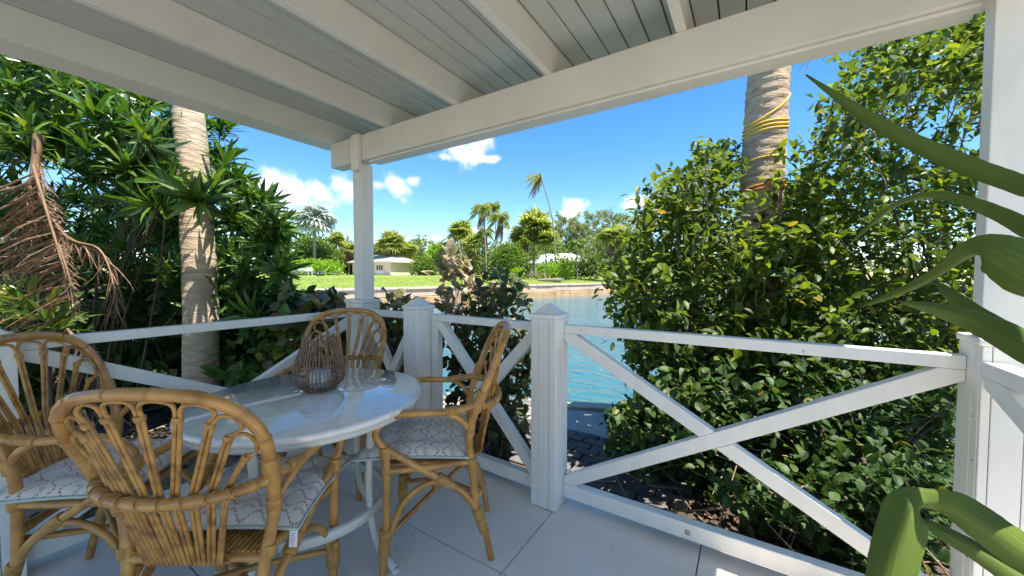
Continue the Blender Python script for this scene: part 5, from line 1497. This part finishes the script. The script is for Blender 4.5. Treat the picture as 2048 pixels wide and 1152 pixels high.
def build_far_trees():
    # silver palm and the trees left of the corner post
    fan_palm('silver blue fan palm with a round crown above the green trees', 629, 70, 446, 540, 44, mat='far_silver', trunk_w=.5, n=130)
    bush('broad green tree behind the lime hedge near the cottage', 622, 78, 466, 100, 'far_bright', 1500, 'broadleaf_tree', 'tree', tree=True, group='trees across the canal', leaf=.5)
    bush('dark green rounded tree just in front of the cottage trees', 650, 74, 498, 80, 'far_green', 1200, 'broadleaf_tree', 'tree', tree=True, group='trees across the canal', leaf=.45)
    bush('low tree at the rim of the dark shrub beyond the moored boat', 575, 72, 500, 90, 'far_bright', 900, 'broadleaf_tree', 'tree', tree=True, group='trees across the canal', leaf=.45)
    fan_palm('short fan palm with ragged crown peeking over the cottage roof', 673, 80, 482, 540, 22, n=34)
    fan_palm('golden green fan palm close to the corner post', 698, 80, 500, 540, 26, n=34, skirt=True)
    bush('bright lime hedge beside the boat trailer', 622, 64, 518, 110, 'far_lime', 1700, leaf=.32, depth=.35, lumps=9)
    bush('small lime shrub at the hedge end touching the cottage', 662, 66, 528, 40, 'far_lime', 600, leaf=.28)
    # between corner post and gate post
    fan_palm('stout fan palm with full round crown right of the corner post', 783, 74, 492, 545, 34, n=60, skirt=True)
    fan_palm('fan palm half merged with its stouter neighbour right of the cottage', 812, 78, 505, 545, 28, n=46)
    fan_palm('smaller fan palm tucked behind the cottage roof ridge', 755, 84, 503, 545, 22, n=34)
    casuarina('wispy casuarina just right of the fan palms by the cottage', 832, 92, 492, 44, 900); casuarina('small distant casuarina low on the skyline between palms', 722, 100, 498, 40, 700)
    casuarina('pale casuarina above the clipped hedge', 866, 96, 508, 40, 700)
    bush('mid green clipped hedge right of the stout fan palms', 848, 70, 513, 60, 'far_bright', 900, leaf=.35, depth=.5)
    bush('yellow green bushy tree behind the pale copperleaf', 882, 76, 484, 60, 'far_lime', 1100, 'broadleaf_tree', 'tree', tree=True, group='trees across the canal', leaf=.45)
    fan_palm('fan palm with golden leaves left of the twin tall palms', 922, 74, 470, 545, 34, n=56); fan_palm('low fan palm under the golden one', 945, 70, 492, 545, 30, n=46, skirt=True)
    bush('green shrub bank at the foot of the tall palms', 930, 66, 505, 70, 'far_green', 1000, leaf=.36, depth=.5)
    feather_palm('tall slim palm with shaggy crown, taller of the pair near its twin', 967, 62, 414, 974, 29, 22, wind=.35, dead=6); feather_palm('tall palm with brown hanging skirt, right of its slimmer twin', 1003, 66, 432, 1001, 30, 22, wind=.3, dead=9)
    feather_palm('palm crown tucked between the two tall palms', 990, 70, 410, 994, 24, 18, wind=.4, dead=3); feather_palm('shorter palm crown halfway up the slim trunk', 970, 70, 462, 970, 26, 18, dead=4)
    bush('dense rounded green shrub right of the tall palm trunks', 1016, 60, 486, 84, 'far_bright', 1500, leaf=.36)
    bush('low bright yellow green bush on the lawn near the rubble', 1033, 54, 536, 30, 'far_lime', 500, leaf=.2)
    extra = ((700, 505, 60, 'far_green', 84, 'rounded green tree rising behind the cottage roof'), (735, 500, 60, 'far_bright', 88, 'green tree just right of the corner post top of the cottage'), (800, 500, 90, 'far_green', 86, 'wide green tree mass behind the stout fan palms'),
             (840, 506, 70, 'far_green', 88, 'green tree behind the clipped hedge'), (905, 488, 70, 'far_bright', 82, 'leafy tree left of the golden fan palm'), (950, 480, 90, 'far_green', 84, 'wide leafy tree behind the tall slim palms'), (1000, 492, 60, 'far_green', 80, 'leafy tree between the twin palm trunks'),
             (1050, 480, 90, 'far_green', 84, 'wide dark tree behind the fan palms by the villa'), (1100, 470, 80, 'far_bright', 90, 'leafy tree behind the leaning trunk'), (1205, 475, 90, 'far_green', 88, 'leafy tree right of the white roof'), (1250, 470, 80, 'far_bright', 86, 'leafy tree beside the skirted palm'),
             (590, 490, 90, 'far_green', 82, 'leafy tree behind the silver fan palm'), (660, 500, 70, 'far_bright', 84, 'bright tree right of the silver fan palm'))
    for px_, py_, w_, mt_, d_, lb in extra: bush(lb, px_, d_, py_, w_, mt_, 900, 'broadleaf_tree', 'tree', tree=True, group='trees across the canal', leaf=.5, trunk_h=.1)
    # right part
    for k, (px, py, w, lb) in enumerate(((1074, 428, 60, 'hazy casuarina rising left of the leaning palm'), (1132, 436, 70, 'hazy casuarina behind the white roof'), (1185, 428, 60, 'tall hazy casuarina right of the white roof'),
                                         (1225, 430, 70, 'hazy casuarina over the palm with a dead skirt'), (1268, 440, 60, 'hazy casuarina at the rim of the leafy shrub'), (1102, 452, 50, 'shorter casuarina beside the leaning trunk'), (1160, 446, 50, 'shorter casuarina between two taller ones'))):
        casuarina(lb, px, 98 + 4 * (k % 3), py, w * 1.25, 2200)
    fan_palm('large fan palm with wide crown left of the leaning palm', 1068, 72, 462, 540, 46, n=76); fan_palm('fan palm low in front of the wide crowned one', 1044, 70, 480, 540, 34, n=52, skirt=True); fan_palm('fan palm at the foot of the leaning trunk', 1092, 70, 484, 540, 32, n=48)
    feather_palm('very tall wind bent palm leaning over with tattered crown', 1082, 66, 352, 1112, 24, 12, wind=1.1, dead=7, mat='far_olive', trunk_w=.24, droop=1.3, bend=.9)
    bush('clipped green hedge in front of the white roofed villa', 1130, 66, 513, 110, 'far_bright', 1800, leaf=.32, depth=.4, lumps=9); bush('lime flowering hedge low on the lawn before the villa', 1112, 60, 524, 76, 'far_lime', 1000, leaf=.26, depth=.4)
    bush('dark green hedge at the villa corner', 1178, 64, 508, 60, 'far_green', 1000, leaf=.32, depth=.5)
    feather_palm('small young palm on the lawn in front of the white roof', 1152, 58, 484, 1155, 26, 14, mat='far_bright', trunk_w=.16); fan_palm('palm with a long brown dead skirt near the leafy shrub', 1226, 58, 478, 545, 38, n=50, skirt=True)
    fan_palm('fan palm half hidden by the leafy shrub on the canal rim', 1262, 60, 490, 545, 30, n=40)
    bush('green bush under the palm with the dead skirt', 1240, 56, 515, 80, 'far_green', 900, leaf=.34)
    # backdrop of distant woods
    n = 16000; P = []
    for i in range(n):
        px = RNG.uniform(400, 1450); d = RNG.uniform(100, 118); b = lawn_at(px, d); hh = 8.6 + 1.6 * math.sin(px * .031) + 1.2 * math.sin(px * .083 + 1); P.append(b + [0, 0, hh * RNG.uniform(0, 1)])
    D = rand_dirs(n); U = rand_dirs(n) * .5; U[:, 2] += 1
    o = merged('far_wood', LEAF_FAR, np.array(P), frames(D, U), RNG.uniform(.7, 1.5, n), M['far_green'], None); tag(o, 'distant band of green woodland closing off the lawn', 'woodland', kind='stuff')


build_far_trees()


def build_small_far():
    right = np.array([math.cos(YAW), math.sin(YAW), 0])
    # boat on its trailer
    p = lawn_at(592, 56); t = empty('motor_boat', tuple(p), YAW + rad(8)); tag(t, 'small white motor boat parked on the far lawn by the lime hedge', 'boat')
    V = []; L_ = 4.6; secs = [(-1, .85, 1.0), (-.4, .9, 1.0), (.2, .85, 1.02), (.7, .5, 1.1), (1.0, .03, 1.22)]
    for s, w, z in secs: V += [(s * L_ / 2, -w, z), (s * L_ / 2, -w * .75, .62), (s * L_ / 2, 0, .45 + .25 * max(0, s)), (s * L_ / 2, w * .75, .62), (s * L_ / 2, w, z)]
    Fq = [(i * 5 + j, i * 5 + j + 1, (i + 1) * 5 + j + 1, (i + 1) * 5 + j) for i in range(4) for j in range(4)] + [(0, 4, 3, 2, 1)] + [(i * 5, (i + 1) * 5, (i + 1) * 5 + 4, i * 5 + 4) for i in range(4)]
    MB().add(V, Fq).obj('hull', M['hull'], t); MB().box(-.7, .3, -.5, .5, 1.02, 1.5).obj('console', M['hull'], t, .05); MB().box(-2.5, -2.3, -.2, .2, .7, 1.5).obj('outboard', M['rubber'], t, .03)
    p = lawn_at(640, 56); t = empty('boat_trailer', tuple(p), YAW + rad(8)); tag(t, 'low steel boat trailer with one wheel in view on the far lawn', 'trailer')
    MB().box(-3.6, 2.6, -.06, .06, .38, .46).box(-.2, .2, -.8, .8, .3, .38).box(-3.4, 1.2, -.7, -.62, .39, .46).obj('chassis', M['steel'], t)
    for s in (-.85, .85):
        w = MB().lathe([(.12, -.09), (.3, -.09), (.33, -.06), (.33, .06), (.3, .09), (.12, .09)], 24).obj('wheel', M['rubber'], t); w.matrix_local = Matrix.Translation((0, s, .33)) @ Matrix.Rotation(rad(90), 4, 'X')
        MB().lathe([(0, -.07), (.13, -.07), (.16, -.092), (.16, .092), (0, .07)], 20).obj('rim', M['steel'], w)
        MB().box(-.45, .45, s - .13, s + .13, .68, .71).obj('mudguard', M['steel'], t, .02)
    for k, px in enumerate((616, 624)):
        p = lawn_at(px, 57); o = MB().box(-.05, .05, -.05, .05, -.1, 1.25).lathe([(.0, 1.30), (.07, 1.27), (.07, 1.25)], 8).obj('mooring_stake', M['fascia'], bevel=.01); o.location = p
        tag(o, ['thin white stake at the lime hedge beside the boat', 'thin white stake a step right of the other stake'][k], 'stake', 'white stakes by the hedge')
    p0, p1 = at(496, 520, 40), at(543, 380, 40); p0[2] = lawn_at(496, 42)[2]
    o = MB().tube([p0, p0 * .5 + p1 * .5, p1], [.16, .12, .07], 10).obj('white_pole', M['hull']); tag(o, 'leaning white pole end showing against the cloud behind the dark shrub', 'pole')
    # fallen log
    a, b = lawn_at(1076, 50) + [0, 0, .22], lawn_at(1122, 49.4) + [0, 0, .3]
    t = empty('fallen_log', tuple(a)); tag(t, 'grey fallen palm log lying on the far lawn', 'log')
    P = [a, a * .6 + b * .4 + [0, 0, .03], b]; child_of(MB().tube(resample(P, 12), np.linspace(.12, .34, 12) + RNG.normal(size=12) * .015, 10).obj('trunk', M['log']), t)
    child_of(MB().tube([b, b + right * .25 + [0, 0, .25], b + right * .38 + [0, 0, -.35]], [.2, .12, .05], 7).obj('root', M['log']), t)
    # rubble heap and a scrap of driftwood on the lawn
    p = lawn_at(1068, 60); t = empty('brush_heap', tuple(p)); tag(t, 'brown heap of cut brush in front of the villa hedge', 'brush heap')
    for k in range(26):
        c = np.array([RNG.normal() * 1.4, RNG.normal() * .7, 0]); d = rand_dirs(1)[0]; d[2] = abs(d[2]) * .5; MB().tube([c + [0, 0, .1], c + d * .6 + [0, 0, .5], c + d * 1.3 + [0, 0, .8]], [.09, .06, .02], 5).obj('branch', M['skirt'], t)


build_small_far()
sc.cycles.max_bounces = 10; sc.cycles.diffuse_bounces = 5; sc.cycles.transmission_bounces = 6; sc.cycles.transparent_max_bounces = 8
sc.cycles.use_denoising = True
